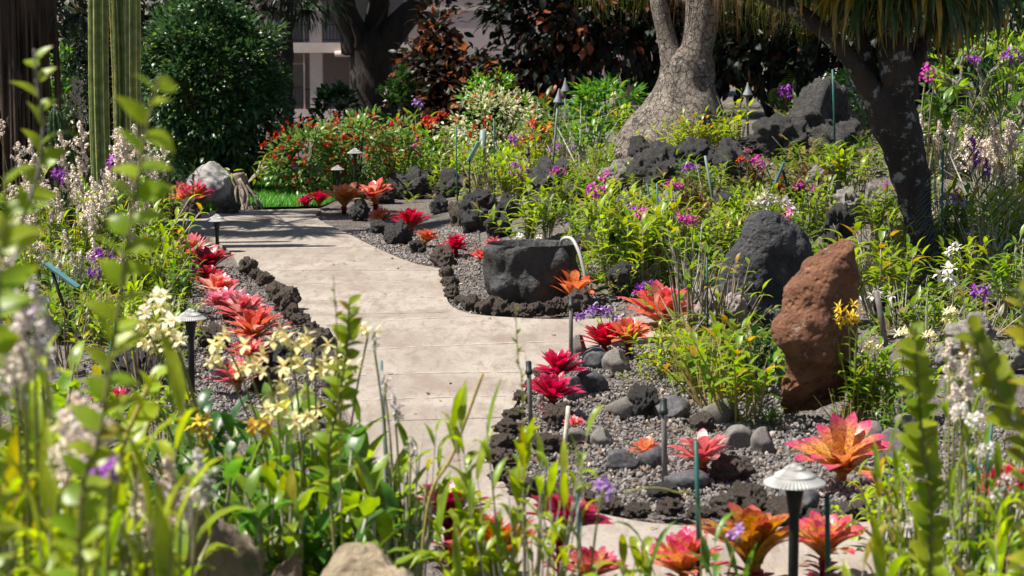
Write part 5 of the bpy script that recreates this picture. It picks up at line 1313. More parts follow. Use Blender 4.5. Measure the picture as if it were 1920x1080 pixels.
# ------------------------------------------------------------------ orchids
OP = {}
SPEC = {'clump': (18, .17, .36, (.5, 1), .40, (7, 10), .26, .066, .15), 'dense': (26, .26, .42, (.45, 1), .28, (7, 10), .23, .060, .08), 'cane': (26, .15, .5, (.5, 1), .72, (3, 6), .20, .062, .35),
        'broad': (12, .12, .32, (.55, 1), .22, (9, 12), .27, .088, 0), 'reed': (14, .14, .2, (.55, 1), .28, (10, 14), .21, .056, .05), 'bare': (20, .14, .45, (.5, 1), .8, (2, 4), .17, .055, .6), 'few': (6, .07, .4, (.6, 1), .45, (5, 8), .24, .07, .25),
        'big': (22, .24, .45, (.45, 1), .42, (6, 9), .27, .10, .12), 'tuft': (11, .12, .5, (.5, 1), .12, (7, 10), .36, .092, 0)}
def orchid_proto(var, i):
    if (var, i) in OP: return OP[(var, i)]
    n, r, lean, hr, l0, nl, LL, LW, less = SPEC[var]; rr = np.random.default_rng(40 + i * 13 + len(var) * 101)
    cm, lm = MB(), MB(); ps, ds, ls, ws, cs, rs = [], [], [], [], [], []
    for c in range(n):
        a = rr.uniform(0, 6.28); q = r * math.sqrt(rr.random()); p0 = Vector((q * math.cos(a), q * math.sin(a), -.03))
        a2 = a + rr.normal(0, .6); le = abs(rr.normal(0, lean)); d = Vector((math.cos(a2) * math.sin(le), math.sin(a2) * math.sin(le), math.cos(le))); h = rr.uniform(*hr)
        bend = Vector((rr.normal(0, .05), rr.normal(0, .05), 0)); pts = [p0 + d * h * t + bend * t * t * h * 2 + Vector((0, 0, -.06 * t * t * le)) for t in np.linspace(0, 1, 6)]
        rad = rr.uniform(.007, .013) * (1.7 if var == 'big' else 1)
        tube(cm, pts, np.array([rad * .6, rad, rad * 1.1, rad * .95, rad * .7, rad * .35]), 5, rnv=rr.random(), cap=False)
        if rr.random() < less: continue
        ang = rr.uniform(0, 6.28); m = rr.integers(*nl); side = Vector((math.cos(ang), math.sin(ang), 0)); rv = rr.random()
        A = np.array([tuple(x) for x in pts])
        for j in range(m):
            t = l0 + (1 - l0) * (j + .5) / m; f = t * 5; k = min(4, int(f)); p = A[k] + (A[k + 1] - A[k]) * (f - k)
            sd = side * (1 if j % 2 else -1); sd = sd + Vector(rr.normal(0, .28, 3)); up = d * (.55 + .7 * (t > .9))
            ps.append(p); ds.append(tuple(sd * .8 + up)); ls.append(LL * rr.uniform(.7, 1.15) * (1.05 - .35 * abs(t - .65))); ws.append(LW * rr.uniform(.8, 1.2)); cs.append(rr.uniform(.5, 1.25)); rs.append(min(1, max(0, rv * .7 + rr.random() * .35 if rr.random() > .06 else .99)))
    leaves(lm, ps, ds, ls, ws, cs, .25, 4, 'lance', rn=np.array(rs))
    OP[(var, i)] = (cm.mesh('canes'), lm.mesh('leaves')); return OP[(var, i)]

FL = {}
def spray_proto(kind, i):
    if (kind, i) in FL: return FL[(kind, i)]
    rr = np.random.default_rng(70 + i); mb = MB()
    if kind == 'ball':
        for _ in range(15):
            d = nrmz(rr.normal(size=3)); bloom(mb, d * .36 * np.array([1, 1, .8]) * rr.uniform(.5, 1), d + np.array([0, -.6, .2]), .34 * rr.uniform(.8, 1.15), 5, .35)
    elif kind == 'row':
        for j in range(12):
            t = j / 11 - .5; c = np.array([t * 1.0, rr.normal(0, .05), -.35 * t * t * 2 + rr.normal(0, .06)]); bloom(mb, c, np.array([rr.normal(0, .4), -1, rr.normal(.1, .4)]), .30 * rr.uniform(.85, 1.1), 5, .3)
    elif kind == 'star':
        for _ in range(12):
            d = nrmz(rr.normal(size=3)); c = d * .38 * rr.uniform(.3, 1)
            n = 6; an = np.arange(n) * 1.047 + rr.random(); a = nrmz(d + np.array([0, -.5, .2])); s1 = nrmz(np.cross(a, [.2, .3, .9])); s2 = np.cross(s1, a)
            leaves(mb, np.repeat(c[None], n, 0), s1 * np.cos(an)[:, None] + s2 * np.sin(an)[:, None] + a * .4, .24, .07, .3, .2, 2, 'lance', rn=np.full(n, rr.random()))
    elif kind == 'few':
        for j in range(5):
            c = rr.normal(0, .26, 3); bloom(mb, c, np.array([rr.normal(0, .5), -1, rr.normal(.2, .4)]), .6, 5, .3)
    elif kind == 'panicle':
        stem = []
        for j in range(11):
            a = rr.uniform(0, 6.28); L = rr.uniform(.25, .5); t = j / 10; p0 = np.array([0, 0, -.5 + .95 * t]); d = np.array([math.cos(a) * .75, math.sin(a) * .75, .7]); q = p0 + d * L * (1.1 - .7 * t)
            for u in np.linspace(.25, 1, 7):
                c = p0 + (q - p0) * u + rr.normal(0, .02, 3); bloom(mb, c, rr.normal(size=3) + np.array([0, -.5, .4]), .18 * rr.uniform(.8, 1.2), 4, .5)
            tube(mb, [p0, q], .004, 3, cap=False)
        tube(mb, [(0, 0, -.55), (0, 0, .5)], .008, 4, cap=False)
    FL[(kind, i)] = mb.mesh('blossoms'); return FL[(kind, i)]

no = [0]
STEMM = {}
def orchid(label, px, base, hpx, var, mat='yel', cane='cane', fl=(), y=None, group=None, wide=1.0, cat='orchid', rz=None, name='orchid_plant'):
    p = G(px, base) if y is None else B(px, y); s = p.y / F; h = hpx * s; no[0] += 1
    e = thing(name, label, cat, p, group)
    cm, lm = orchid_proto(var, no[0] % 3); a = rnd.random() * 6.28 if rz is None else rz
    ob('canes', cm, M[cane], e, (0, 0, 0), a, (h * wide, h * wide, h)); ob('leaves', lm, M[mat], e, (0, 0, 0), a, (h * wide, h * wide, h))
    for f in fl:
        fx, fy, fs, col = f[:4]; kind = f[4] if len(f) > 4 else 'ball'
        yy = p.y - (.22 if y is None else .04) + rnd.uniform(-.12, .12) * h; c = P(fx, fy, yy) - p; S = fs * s * (1.5 if kind in ('ball', 'few', 'row') and y is None else 1)
        ob('blossoms', spray_proto(kind, no[0] % 3), M['f_' + col], e, c, rnd.uniform(-.5, .5), S)
        st = MB(); b0 = Vector((c.x * .45, c.y * .45, max(.03, min(c.z * .45, h * .7)))); tube(st, smooth_line([b0, b0.lerp(c, .55) + Vector((0, 0, .05 * h)), c + Vector((0, 0, -.1 * S))], 3), .0035, 5); ob('flower_stem', st.mesh('flower_stem'), M['stem'], e)
    return e
MG, LG, RG, NG, BGp = 'orchids of the middle bank', 'orchids of the left planting', 'orchids on the right bank', 'orchids of the near bed', 'orchids along the back row'
# back row behind the far gravel strip
for a in [('yellow-green orchid clump at the lawn corner with violet flowers', 715, 352, 60, 'dense', 'lime', 'cane', [(712, 316, 26, 'purple', 'ball'), (735, 322, 14, 'purple', 'few')]),
          ('broad cactus-like pale green orchid stems left of the far canes', 745, 350, 110, 'reed', 'yel', 'cane', []),
          ('dense orchid clump with brownish canes above the first lava rocks', 790, 352, 90, 'dense', 'grn', 'caned', [(782, 275, 22, 'magenta', 'few'), (812, 232, 18, 'red', 'few')]),
          ('orchid clump with a lone violet flower spike rising before the dark trees', 785, 335, 130, 'reed', 'lime', 'cane', [(784, 188, 18, 'lilac', 'few')]),
          ('green orchid clump with red flowers left of the lilac ones', 820, 340, 105, 'clump', 'grn', 'cane', [(808, 228, 20, 'red', 'few'), (833, 218, 16, 'red', 'few')]),
          ('broad leafed orchid clump right behind the black lava rocks', 850, 352, 88, 'dense', 'yel', 'canew', []),
          ('orchid clump carrying lilac flowers before the variegated bush', 860, 325, 90, 'clump', 'lime', 'cane', [(856, 240, 26, 'lilac', 'row'), (876, 254, 22, 'lilac', 'ball'), (892, 258, 18, 'orange', 'ball')]),
          ('orchid clump with dry canes at the foot of the marker slat', 905, 362, 105, 'cane', 'lime', 'caned', []),
          ('tangle of thin dry canes below the marker slat', 930, 366, 90, 'bare', 'yel', 'caned', []),
          ('yellow-green orchid clump between marker slat and purple orchid', 945, 345, 95, 'dense', 'yel', 'cane', [(962, 255, 18, 'purple', 'few')]),
          ('orchid with orange flowers in front of the variegated bush', 975, 330, 80, 'clump', 'yel', 'cane', [(968, 261, 20, 'orange', 'ball'), (1004, 258, 20, 'orange', 'ball'), (988, 268, 14, 'red', 'few')]),
          ('purple-flowered orchid left of the big rounded boulder', 968, 372, 70, 'clump', 'lime', 'cane', [(970, 318, 34, 'purple', 'ball')]),
          ('stout yellow-green strap stem leaning before the purple orchid', 965, 395, 115, 'reed', 'yel', 'cane', []),
          ('vivid green upright orchid stems under the tilted cone lamp', 1032, 300, 135, 'reed', 'grn', 'canew', []),
          ('pale-caned orchid clump behind the big rounded boulder', 1060, 312, 120, 'cane', 'grn', 'canew', [(1045, 278, 18, 'purple', 'few')]),
          ('tall pale canes with green leaf tops left of the ponytail base', 1100, 310, 125, 'clump', 'grn', 'canew', [(1075, 275, 10, 'lilac', 'few')]),
          ('leafy orchid clump below the left root of the ponytail palm', 1120, 340, 80, 'dense', 'lime', 'cane', []),
          ('orchid with a cream flower spike beside the ponytail trunk', 1170, 268, 85, 'reed', 'lime', 'cane', [(1150, 180, 22, 'cream', 'star')]),
          ('yellow-green low orchid right of the rounded boulder', 1085, 350, 60, 'dense', 'yel', 'cane', []),
          ('orchid clump with a red tipped leaf beside the cone lamps', 1010, 312, 90, 'clump', 'lime', 'cane', [(1022, 182, 12, 'red', 'few')])]:
    orchid(*a, group=BGp)
# middle bank
for a in [('light green leafy orchid standing just behind the basin', 985, 462, 120, 'broad', 'lime', 'canew', [(975, 446, 14, 'white', 'few'), (1012, 448, 14, 'white', 'few')]),
          ('second light green orchid, lower, behind the basin rim', 1022, 450, 85, 'reed', 'yel', 'canew', []),
          ('bushy green orchid right above the basin spout', 1085, 470, 75, 'dense', 'lime', 'cane', []),
          ('bright green orchid clump with a magenta flower head', 1118, 462, 130, 'clump', 'lime', 'cane', [(1115, 358, 34, 'magenta', 'ball'), (1137, 332, 18, 'magenta', 'few')]),
          ('leafy orchid clump in the centre of the middle bank', 1160, 430, 115, 'dense', 'yel', 'cane', []),
          ('tall yellow-green orchid clump beside the green stakes', 1165, 540, 170, 'clump', 'lime', 'canew', []),
          ('pale-caned orchid with broad leaves left of the taller green stake', 1200, 535, 165, 'clump', 'yel', 'canew', [(1205, 400, 20, 'magenta', 'few')]),
          ('pale-caned orchid clump right of the taller green stake', 1248, 530, 180, 'clump', 'lime', 'canew', [(1270, 344, 22, 'magenta', 'ball'), (1233, 473, 12, 'pink', 'few')]),
          ('low leafy orchid at the foot of the canes right of the basin', 1175, 555, 70, 'dense', 'yel', 'cane', []),
          ('dense leafy orchid behind the magenta flower pair', 1260, 470, 130, 'dense', 'yel', 'cane', []),
          ('bare pale canes topped by a magenta-pink flower pair', 1290, 560, 165, 'bare', 'lime', 'canew', [(1286, 404, 34, 'magenta', 'ball'), (1302, 408, 18, 'pink', 'few')]),
          ('bronze-leaved orchid below the leaning grey stake', 1310, 420, 95, 'clump', 'bronze', 'caned', [(1265, 345, 16, 'magenta', 'few')]),
          ('green orchid clump left of the black standing stone', 1345, 480, 100, 'dense', 'yel', 'cane', []),
          ('tangle of leafless brown canes before the pale boulder', 1300, 640, 200, 'bare', 'lime', 'caned', []),
          ('leaning leafless canes crossing the black standing stone', 1365, 640, 180, 'bare', 'yel', 'caned', []),
          ('yellow-green orchid clump on the lava below the ponytail trunk', 1275, 288, 80, 'dense', 'yel', 'cane', []),
          ('yellow-green orchid clump under the middle of the ponytail trunk', 1318, 286, 82, 'clump', 'yel', 'canew', []),
          ('yellow-green orchid clump left of the cone lamp post', 1365, 285, 85, 'dense', 'yel', 'canedry', []),
          ('thin upright green stem at the right edge of the ponytail trunk', 1383, 284, 125, 'few', 'yel', 'cane', []),
          ('small dark green orchid in a cleft of the black boulder', 1310, 345, 42, 'tuft', 'deep', 'caned', []),
          ('reddish orchid with a magenta flower beside the black boulder', 1410, 375, 90, 'clump', 'bronze', 'cane', [(1424, 305, 30, 'magenta', 'ball'), (1395, 300, 14, 'orange', 'few'), (1404, 283, 10, 'pink', 'few')]),
          ('green orchid clump below the magenta flower on the right', 1400, 410, 80, 'dense', 'lime', 'cane', []),
          ('white-flowered orchid under the blue-green label', 1455, 440, 90, 'clump', 'lime', 'cane', [(1448, 374, 56, 'white', 'row'), (1432, 372, 24, 'white', 'few')]),
          ('bronze-tipped orchid right of the blue-green label', 1490, 395, 100, 'broad', 'bronze', 'cane', []),
          ('pinkish-flowered orchid above the standing stone', 1490, 470, 80, 'few', 'grn', 'cane', [(1480, 405, 26, 'pink', 'few')]),
          ('yellow-green leafy orchid before the black lava bank', 1560, 365, 105, 'broad', 'yel', 'cane', []),
          ('yellow-green orchid left of the forked tree trunk', 1605, 360, 80, 'dense', 'yel', 'cane', []),
          ('leaning brown canes above the red-brown rock', 1625, 520, 130, 'bare', 'lime', 'caned', []),
          ('curled green leaves and canes left of the forked tree foot', 1665, 540, 130, 'cane', 'lime', 'caned', []),
          ('low dry undergrowth orchid left of the speckled rock', 1225, 440, 70, 'cane', 'yel', 'caned', []),
          ('orchid with yellowing leaf at the top of the standing stone', 1535, 440, 70, 'few', 'lime', 'cane', []),
          ('dry caned orchid under the bronze leaves', 1340, 445, 80, 'bare', 'yel', 'caned', [(1240, 375, 14, 'purple', 'few')]),
          ('small orchid growing on top of the red-brown rock', 1560, 520, 70, 'tuft', 'lime', 'cane', [])]:
    if 'on top of the red' in a[0]: continue
    orchid(*a, group=MG)
for a in [('leafy yellow-green orchid between the basin spout and the green stakes', 1130, 520, 110, 'clump', 'yel', 'canew', []),
          ('upright orchid clump in front of the grey leaning stake', 1335, 395, 105, 'reed', 'lime', 'canew', []),
          ('dense yellow-green orchid left of the white orchid spray', 1395, 450, 95, 'dense', 'yel', 'cane', []),
          ('orchid with purple blooms behind the low lava shelf plants', 1295, 375, 80, 'clump', 'grn', 'cane', [(1300, 318, 22, 'purple', 'few')]),
          ('upright green orchid in the gap right of the black standing stone', 1570, 600, 150, 'clump', 'lime', 'caned', []),
          ('tall pale-caned orchid between the standing rock and the forked trunk', 1650, 590, 190, 'clump', 'yel', 'canew', []),
          ('leafy orchid at the foot of the forked trunk on its left', 1690, 560, 120, 'reed', 'lime', 'canew', []),
          ('yellow-green orchid clump right of the forked trunk foot', 1800, 560, 130, 'clump', 'yel', 'canew', [(1790, 470, 24, 'white', 'few')]),
          ('tall orchid clump at the right edge above the white and violet flowers', 1895, 600, 170, 'clump', 'lime', 'canew', []),
          ('bright orchid clump under the right end of the lava bank', 1520, 430, 110, 'dense', 'yel', 'canew', [(1512, 350, 24, 'magenta', 'few')]),
          ('leafy orchid between the two grey-brown lava rocks', 1640, 450, 110, 'clump', 'lime', 'cane', []),
          ('purple-flowered orchid left of the tallest canes of the middle bank', 1195, 470, 105, 'clump', 'yel', 'canew', [(1180, 385, 26, 'purple', 'ball')]),
          ('upright green orchid left of the bush above the spout', 1055, 410, 90, 'reed', 'lime', 'cane', [(1050, 322, 18, 'magenta', 'few')])]:
    orchid(*a, group=MG)
for a in [('leafy orchid to the right of the big variegated bush with two red flowers', 1010, 345, 105, 'dense', 'yel', 'cane', [(1000, 232, 16, 'red', 'few'), (1030, 240, 16, 'orange', 'few')]),
          ('pale green orchid clump between far bromeliads and marker slat', 830, 338, 100, 'reed', 'yel', 'canew', [(842, 262, 18, 'lilac', 'few')]),
          ('dense clump of narrow leaves under the lilac row of flowers', 880, 345, 90, 'dense', 'lime', 'cane', [])]:
    orchid(*a, group=BGp)
# right bank
for a in [('sparse white-caned orchid with lilac and white flowers', 1740, 640, 120, 'few', 'lime', 'canew', [(1780, 514, 34, 'white', 'few')]),
          ('white bare canes beside the violet orchid flower', 1830, 650, 120, 'bare', 'lime', 'canew', [(1840, 538, 30, 'purple', 'few')]),
          ('thin pale canes left of the sparse white-caned orchid', 1690, 620, 110, 'bare', 'lime', 'canew', [(1655, 556, 26, 'white', 'few')]),
          ('yellow-green orchid below the plumeria at the right edge', 1880, 480, 150, 'clump', 'lime', 'canew', []),
          ('pale-caned orchid right of the dark palm-like stem', 1850, 520, 170, 'cane', 'yel', 'canew', [(1825, 290, 60, 'purple', 'panicle'), (1850, 320, 40, 'purple', 'panicle')]),
          ('green leafy orchid with orange and violet flowers behind the forked tree', 1790, 470, 130, 'clump', 'grn', 'cane', [(1790, 378, 34, 'lilac', 'few'), (1800, 362, 22, 'orange', 'ball')]),
          ('tall thin orchid carrying magenta flowers right of the forked tree', 1735, 330, 210, 'few', 'grn', 'cane', [(1733, 138, 40, 'magenta', 'ball')]),
          ('purple-headed orchid near the top right', 1825, 330, 210, 'few', 'grn', 'cane', [(1826, 106, 28, 'purple', 'ball')]),
          ('deep purple-headed orchid at the top right edge', 1895, 340, 220, 'few', 'grn', 'cane', [(1898, 106, 38, 'purple', 'ball')]),
          ('dark orchid with a violet flower beside the fern fronds', 1478, 225, 70, 'few', 'deep', 'caned', [(1474, 172, 28, 'purple', 'ball')]),
          ('fern-like green orchid above the lava knob', 1455, 215, 62, 'dense', 'grn', 'caned', []),
          ('low green undergrowth right of the forked tree foot', 1790, 520, 90, 'dense', 'grn', 'caned', []),
          ('dull green orchid at the right edge above the rocks', 1900, 560, 120, 'cane', 'lime', 'canew', []),
          ('dark many-leaved upright orchid right of the forked trunk', 1735, 285, 105, 'broad', 'deep', 'caned', []),
          ('mixed canes right behind the forked trunk', 1760, 430, 120, 'bare', 'yel', 'canew', [(1668, 352, 14, 'magenta', 'few')])]:
    orchid(*a, group=RG)
for i, (px, base, top, lab) in enumerate([(1850, 400, 255, 'pale pinkish flower mass at the upper right, left part'), (1900, 410, 245, 'pale pinkish flower mass cut by the right edge'), (1770, 330, 200, 'dry pale twiggy orchid right of the forked trunk')]):
    fl = [(px + rnd.uniform(-45, 45), rnd.uniform(top, base - 60), rnd.uniform(46, 70), 'pale', 'panicle') for _ in range(9 if i < 2 else 3)]
    orchid(lab, px, base, base - top, 'bare', 'lime', 'canew', fl, group=RG)
# near bed
for a in [('bright yellow-green orchid clump with golden canes beside the red bromeliads', 1262, 702, 116, 'dense', 'yel', 'canedry', []),
          ('large yellow-green orchid clump of leaning canes in the near bed', 1385, 792, 200, 'clump', 'yel', 'canedry', []),
          ('yellow-green low foliage in front of the leafless canes', 1300, 720, 120, 'dense', 'yel', 'cane', []),
          ('dark green leafy orchid left of the red-brown rock', 1400, 740, 150, 'clump', 'deep', 'caned', []),
          ('leaning orchid with thin stems above the gravel', 1340, 770, 180, 'cane', 'yel', 'canedry', []),
          ('small vivid green seedling left of the red-brown rock foot', 1440, 800, 52, 'tuft', 'bright', 'cane', []),
          ('small yellow-green sprout in the gravel right of the grey pebbles', 1205, 726, 62, 'few', 'yel', 'cane', []),
          ('yellow-flowered orchid in front of the red-brown rock', 1600, 800, 190, 'reed', 'lime', 'canedry', [(1590, 590, 66, 'yellow', 'star'), (1608, 596, 40, 'yellow', 'star')]),
          ('round-leaved orchid right of the yellow-flowered one', 1640, 800, 150, 'broad', 'lime', 'canedry', [(1640, 655, 24, 'cream', 'few')]),
          ('orchid with pale yellow starry flowers right of the red-brown rock', 1700, 780, 150, 'clump', 'lime', 'canew', [(1690, 632, 56, 'cream', 'star'), (1740, 635, 48, 'cream', 'star'), (1780, 590, 46, 'cream', 'star')]),
          ('green leafy clump between the red-brown rock and the right stems', 1680, 820, 110, 'dense', 'grn', 'caned', []),
          ('pale yellow flowers beyond the big blurred stem on the right', 1840, 760, 120, 'clump', 'lime', 'canew', [(1838, 640, 46, 'cream', 'star')]),
          ('short bare cane stubs at the foot of the yellow orchid', 1585, 806, 95, 'bare', 'yel', 'canedry', [])]:
    orchid(*a, group=NG)
# lilac sprays near the basin bed
orchid('lilac orchid spray hanging over the branch path', 1140, 640, 66, 'few', 'lime', 'caned', [(1120, 582, 54, 'lilac', 'row')], group=NG)
orchid('violet orchid spray above the wide orange bromeliad', 1210, 590, 70, 'few', 'lime', 'caned', [(1217, 534, 42, 'purple', 'row')], group=NG)
# fern fronds and palm-like stems
def fern(label, px, base, fronds, L, mat='fern', y=None, n=22, cat='fern'):
    b = G(px, base) if y is None else B(px, y); s = b.y / F; e = thing('fern', label, cat, b, 'fern and palm-like fronds'); lm, sm = MB(), MB()
    for tips in fronds:
        pts = [P(a, c, b.y + dy) - b for a, c, dy in tips]; pinnate(lm, sm, pts, n, L * s, L * s * .13)
    ob('fronds', lm.mesh('fronds'), M[mat], e); ob('leaf_stalks', sm.mesh('leaf_stalks'), M['stem'], e)
fern('upright feathery fern fronds above the lava knob', 1500, 225, [((1520, 222, 0), (1515, 180, .05), (1492, 125, .1)), ((1482, 225, 0), (1475, 195, -.1), (1458, 165, -.2)), ((1535, 220, 0), (1528, 190, 0), (1518, 150, .1))], 40)
fern('arching feathery green frond below the purple flowers on the right', 1820, 300, [((1820, 262, 0), (1850, 190, 0), (1912, 120, -.1)), ((1815, 225, 0), (1850, 150, .1), (1890, 90, .1)), ((1830, 280, 0), (1870, 200, -.2), (1930, 160, -.3))], 44, y=17.5)
fern('dark feathery frond hanging right of the forked trunk foot', 1750, 540, [((1752, 300, 0), (1760, 400, -.1), (1800, 505, -.2)), ((1745, 330, .1), (1748, 420, 0), (1765, 495, 0))], 52, 'frond', y=15.6)
fern('dark upright palm-like stem with strap leaves on the right', 1880, 560, [((1880, 545, 0), (1845, 420, 0), (1800, 270, 0)), ((1885, 550, 0), (1862, 430, -.1), (1850, 330, -.2))], 66, 'dark', y=14.8, n=12, cat='orchid')
fern('dark strap-leaved stem at the right edge', 1905, 540, [((1905, 540, 0), (1890, 430, 0), (1868, 330, 0))], 60, 'dark', y=15.3, n=12, cat='orchid')

# ------------------------------------------------------------------ left planting
LP = [(40, 470, 300), (100, 500, 330), (160, 520, 330), (215, 500, 320), (265, 520, 330), (300, 470, 330), (60, 560, 420), (140, 590, 430), (215, 600, 430), (280, 600, 430), (318, 545, 400), (20, 600, 430), (250, 660, 500), (310, 660, 520), (190, 660, 520)]
W1 = ['at the far left back', 'left of the columnar cactus foot', 'in front of the small cactus', 'at the foot of the columnar cactus', 'right of the columnar cactus foot', 'beside the far orange bromeliad', 'at the left edge in mid height', 'above the dark blue label', 'in the middle of the left planting', 'left of the coral bromeliad', 'right beside the pinkish coral bromeliad',
      'low at the left edge', 'left of the lamp with cream flowers', 'next to the lamp with cream flowers', 'behind the green stake on the left']
for i, (px, base, top) in enumerate(LP):
    fl = []
    if i < 9:
        for _ in range(7): fl.append((px + rnd.uniform(-48, 48), top - 25 + rnd.uniform(-40, 110), rnd.uniform(40, 66), 'pale', 'panicle'))
    if i in (3, 8, 1): fl.append((px + [0, 10, -20][i % 3], top - 10 + (60 if i == 8 else 0), 26, 'purple', 'few'))
    orchid(('pale-flowered' if i < 9 else 'yellow-green leafy') + ' orchid clump ' + W1[i], px, base, base - top, ['clump', 'dense', 'reed'][i % 3], ['yel', 'lime', 'yel', 'grn'][i % 4], ['cane', 'canew', 'caned'][i % 3], fl, group=LG, wide=.75)
orchid('tuft of pale pinkish blossom in front of the dark bush at the upper left', 135, 420, 230, 'bare', 'lime', 'caned', [(140, 180, 60, 'pale', 'panicle'), (150, 210, 50, 'pale', 'panicle'), (85, 240, 46, 'pale', 'panicle')], group=LG, wide=.5)
orchid('narrow leafy yellow-green orchid before the small cactus', 158, 420, 190, 'few', 'yel', 'cane', [], group=LG, wide=.5)
orchid('leafy green shoot in front of the white rock', 362, 400, 118, 'few', 'grn', 'cane', [], group=LG, wide=.6)
orchid('yellow-green leafy shoot left of the far orange bromeliad', 305, 440, 180, 'reed', 'yel', 'cane', [], group=LG, wide=.6)
orchid('violet-flowered orchid with dark old canes below the dark blue label', 120, 690, 150, 'cane', 'lime', 'caned', [(180, 505, 22, 'purple', 'few'), (40, 575, 34, 'purple', 'few')], group=LG)
orchid('green leafy orchid below the coral bromeliads on the left', 330, 590, 110, 'clump', 'grn', 'cane', [], group=LG)
orchid('thin-leaved yellow-green orchid left of the lamp post', 285, 700, 150, 'dense', 'yel', 'caned', [], group=LG)
orchid('leaning brown canes behind the cream flowers on the left', 265, 730, 160, 'bare', 'yel', 'caned', [], group=LG)

# ------------------------------------------------------------------ foreground
def fg(label, px, y, top, var, mat, cane, fl=(), wide=1.0, cat='orchid'):
    hp = F * (P(px, top, y).z - hz(0, y)) / y
    orchid(label, px, 0, hp, var, mat, cane, fl, y=y, group='blurred orchids in the foreground', wide=wide, cat=cat)
cf = [(430, 650, 60), (500, 690, 66), (545, 640, 60), (575, 690, 70), (590, 650, 60), (470, 700, 50), (620, 700, 62), (545, 740, 66), (600, 790, 66), (650, 690, 56), (560, 820, 56), (640, 830, 50), (690, 625, 44), (420, 680, 46)]
fg('cream-flowered orchid with thick pale canes at the bottom centre', 590, 6.4, 740, 'big', 'lime', 'canew', [(a, b, c * 1.1, 'cream', 'few') for a, b, c in cf], .75)
fg('second leafy clump left of the cream-flowered orchid', 455, 6.5, 770, 'big', 'grn', 'canew', [(300, 570, 70, 'cream', 'few'), (320, 615, 66, 'cream', 'few'), (270, 600, 60, 'cream', 'few'), (335, 650, 62, 'cream', 'few'), (290, 640, 56, 'cream', 'few'), (380, 800, 60, 'yellow', 'few')], .7)
fg('dark-leaved orchid clump in front of the lower left bromeliads', 360, 6.8, 720, 'broad', 'deep', 'caned', [], .7)
fg('green orchid with thick canes right of the cream-flowered one', 700, 6.3, 810, 'big', 'lime', 'canew', [], .7)
fg('lush leafy orchid under the last pink bromeliad of the left row', 400, 6.9, 770, 'big', 'grn', 'caned', [], .75)
fg('leafy orchid in front of the lone red bromeliad', 270, 6.2, 850, 'big', 'lime', 'canew', [], .7)
fg('leafy orchid between the two tan boulders at the bottom', 520, 5.9, 850, 'big', 'lime', 'canew', [], .6)
fg('leafy orchid filling the bed below the dark blue label', 110, 8.6, 660, 'big', 'lime', 'caned', [], .8)
fg('leafy orchid left of the ribbed lamp behind cream flowers', 292, 9.2, 680, 'big', 'yel', 'cane', [], .8)
fg('shaded leafy orchid below the green stake on the left', 130, 7.6, 800, 'big', 'grn', 'caned', [], .8)
fg('leafy orchid low at the left edge behind the blurred stems', 20, 7.4, 680, 'big', 'lime', 'caned', [], .8)
fg('arching leafy orchid at the centre of the cream flowers', 530, 6.0, 790, 'big', 'grn', 'canew', [(520, 760, 70, 'cream', 'few'), (575, 780, 76, 'cream', 'few'), (490, 790, 60, 'yellow', 'few')], .8)
fg('dark arching leafy orchid below the cream flowers', 620, 5.8, 870, 'big', 'lime', 'canew', [], .8)
fg('arching leafy orchid at the lower end of the left bed', 440, 5.9, 850, 'big', 'grn', 'caned', [], .8)
fg('leafy orchid in front of the ribbed lamp post', 330, 8.4, 745, 'big', 'grn', 'cane', [], .7)
fg('blurred bright leafy orchid filling the lower left edge', 30, 4.4, 760, 'big', 'near', 'cane', [], .6)
fg('blurred bright leafy orchid right of the lower left edge', 110, 4.7, 840, 'big', 'near', 'cane', [], .6)
fg('bushy yellow-green orchid below the pale yellow flowers on the right', 1690, 7.4, 820, 'big', 'yel', 'canew', [], .6)
fg('bushy orchid at the right edge behind the white flowers', 1880, 6.8, 800, 'big', 'lime', 'canew', [], .6)
fg('bushy low orchid in the bottom right corner', 1850, 5.2, 1000, 'big', 'near', 'canew', [], .7)
fg('white-flowered thin orchid standing before the path', 760, 6.2, 760, 'bare', 'lime', 'canew', [(740, 770, 60, 'white', 'panicle'), (770, 850, 50, 'white', 'panicle'), (700, 640, 40, 'white', 'panicle'), (720, 720, 44, 'pale', 'panicle')], .45)
fg('orchid of stout white canes with green leaf tips at the bottom centre', 985, 5.6, 690, 'cane', 'near', 'canew', [], .38)
fg('leafy orchid stems right of the dark path joint at the bottom', 905, 5.6, 770, 'broad', 'near', 'canew', [], .42)
fg('white-caned orchid with one lilac flower at the bottom', 1075, 5.4, 800, 'few', 'near', 'canew', [(1133, 905, 52, 'lilac', 'few')], .4)
fg('yellow-leaved low orchid at the bottom right of the canes', 1150, 5.6, 950, 'tuft', 'near', 'cane', [], .55)
fg('strap-leaved orchid at the bottom left of the gold bromeliad', 1330, 5.6, 950, 'tuft', 'grn', 'cane', [(1385, 1000, 42, 'lilac', 'few')], .5)
fg('bright strap-leaved orchid right of the white lamp post', 1600, 5.0, 925, 'tuft', 'near', 'cane', [], .5)
fg('white-flowered orchid at the bottom right', 1730, 5.6, 960, 'clump', 'lime', 'canew', [(1745, 1000, 66, 'white', 'ball'), (1710, 985, 50, 'white', 'ball'), (1780, 1015, 46, 'white', 'ball')], .4)
fg('white-flowered orchid along the right edge', 1860, 5.8, 790, 'clump', 'lime', 'canew', [(1830, 790, 60, 'white', 'ball'), (1850, 845, 56, 'white', 'ball'), (1880, 930, 60, 'white', 'ball'), (1890, 900, 50, 'white', 'ball'), (1800, 770, 50, 'white', 'ball')], .4)
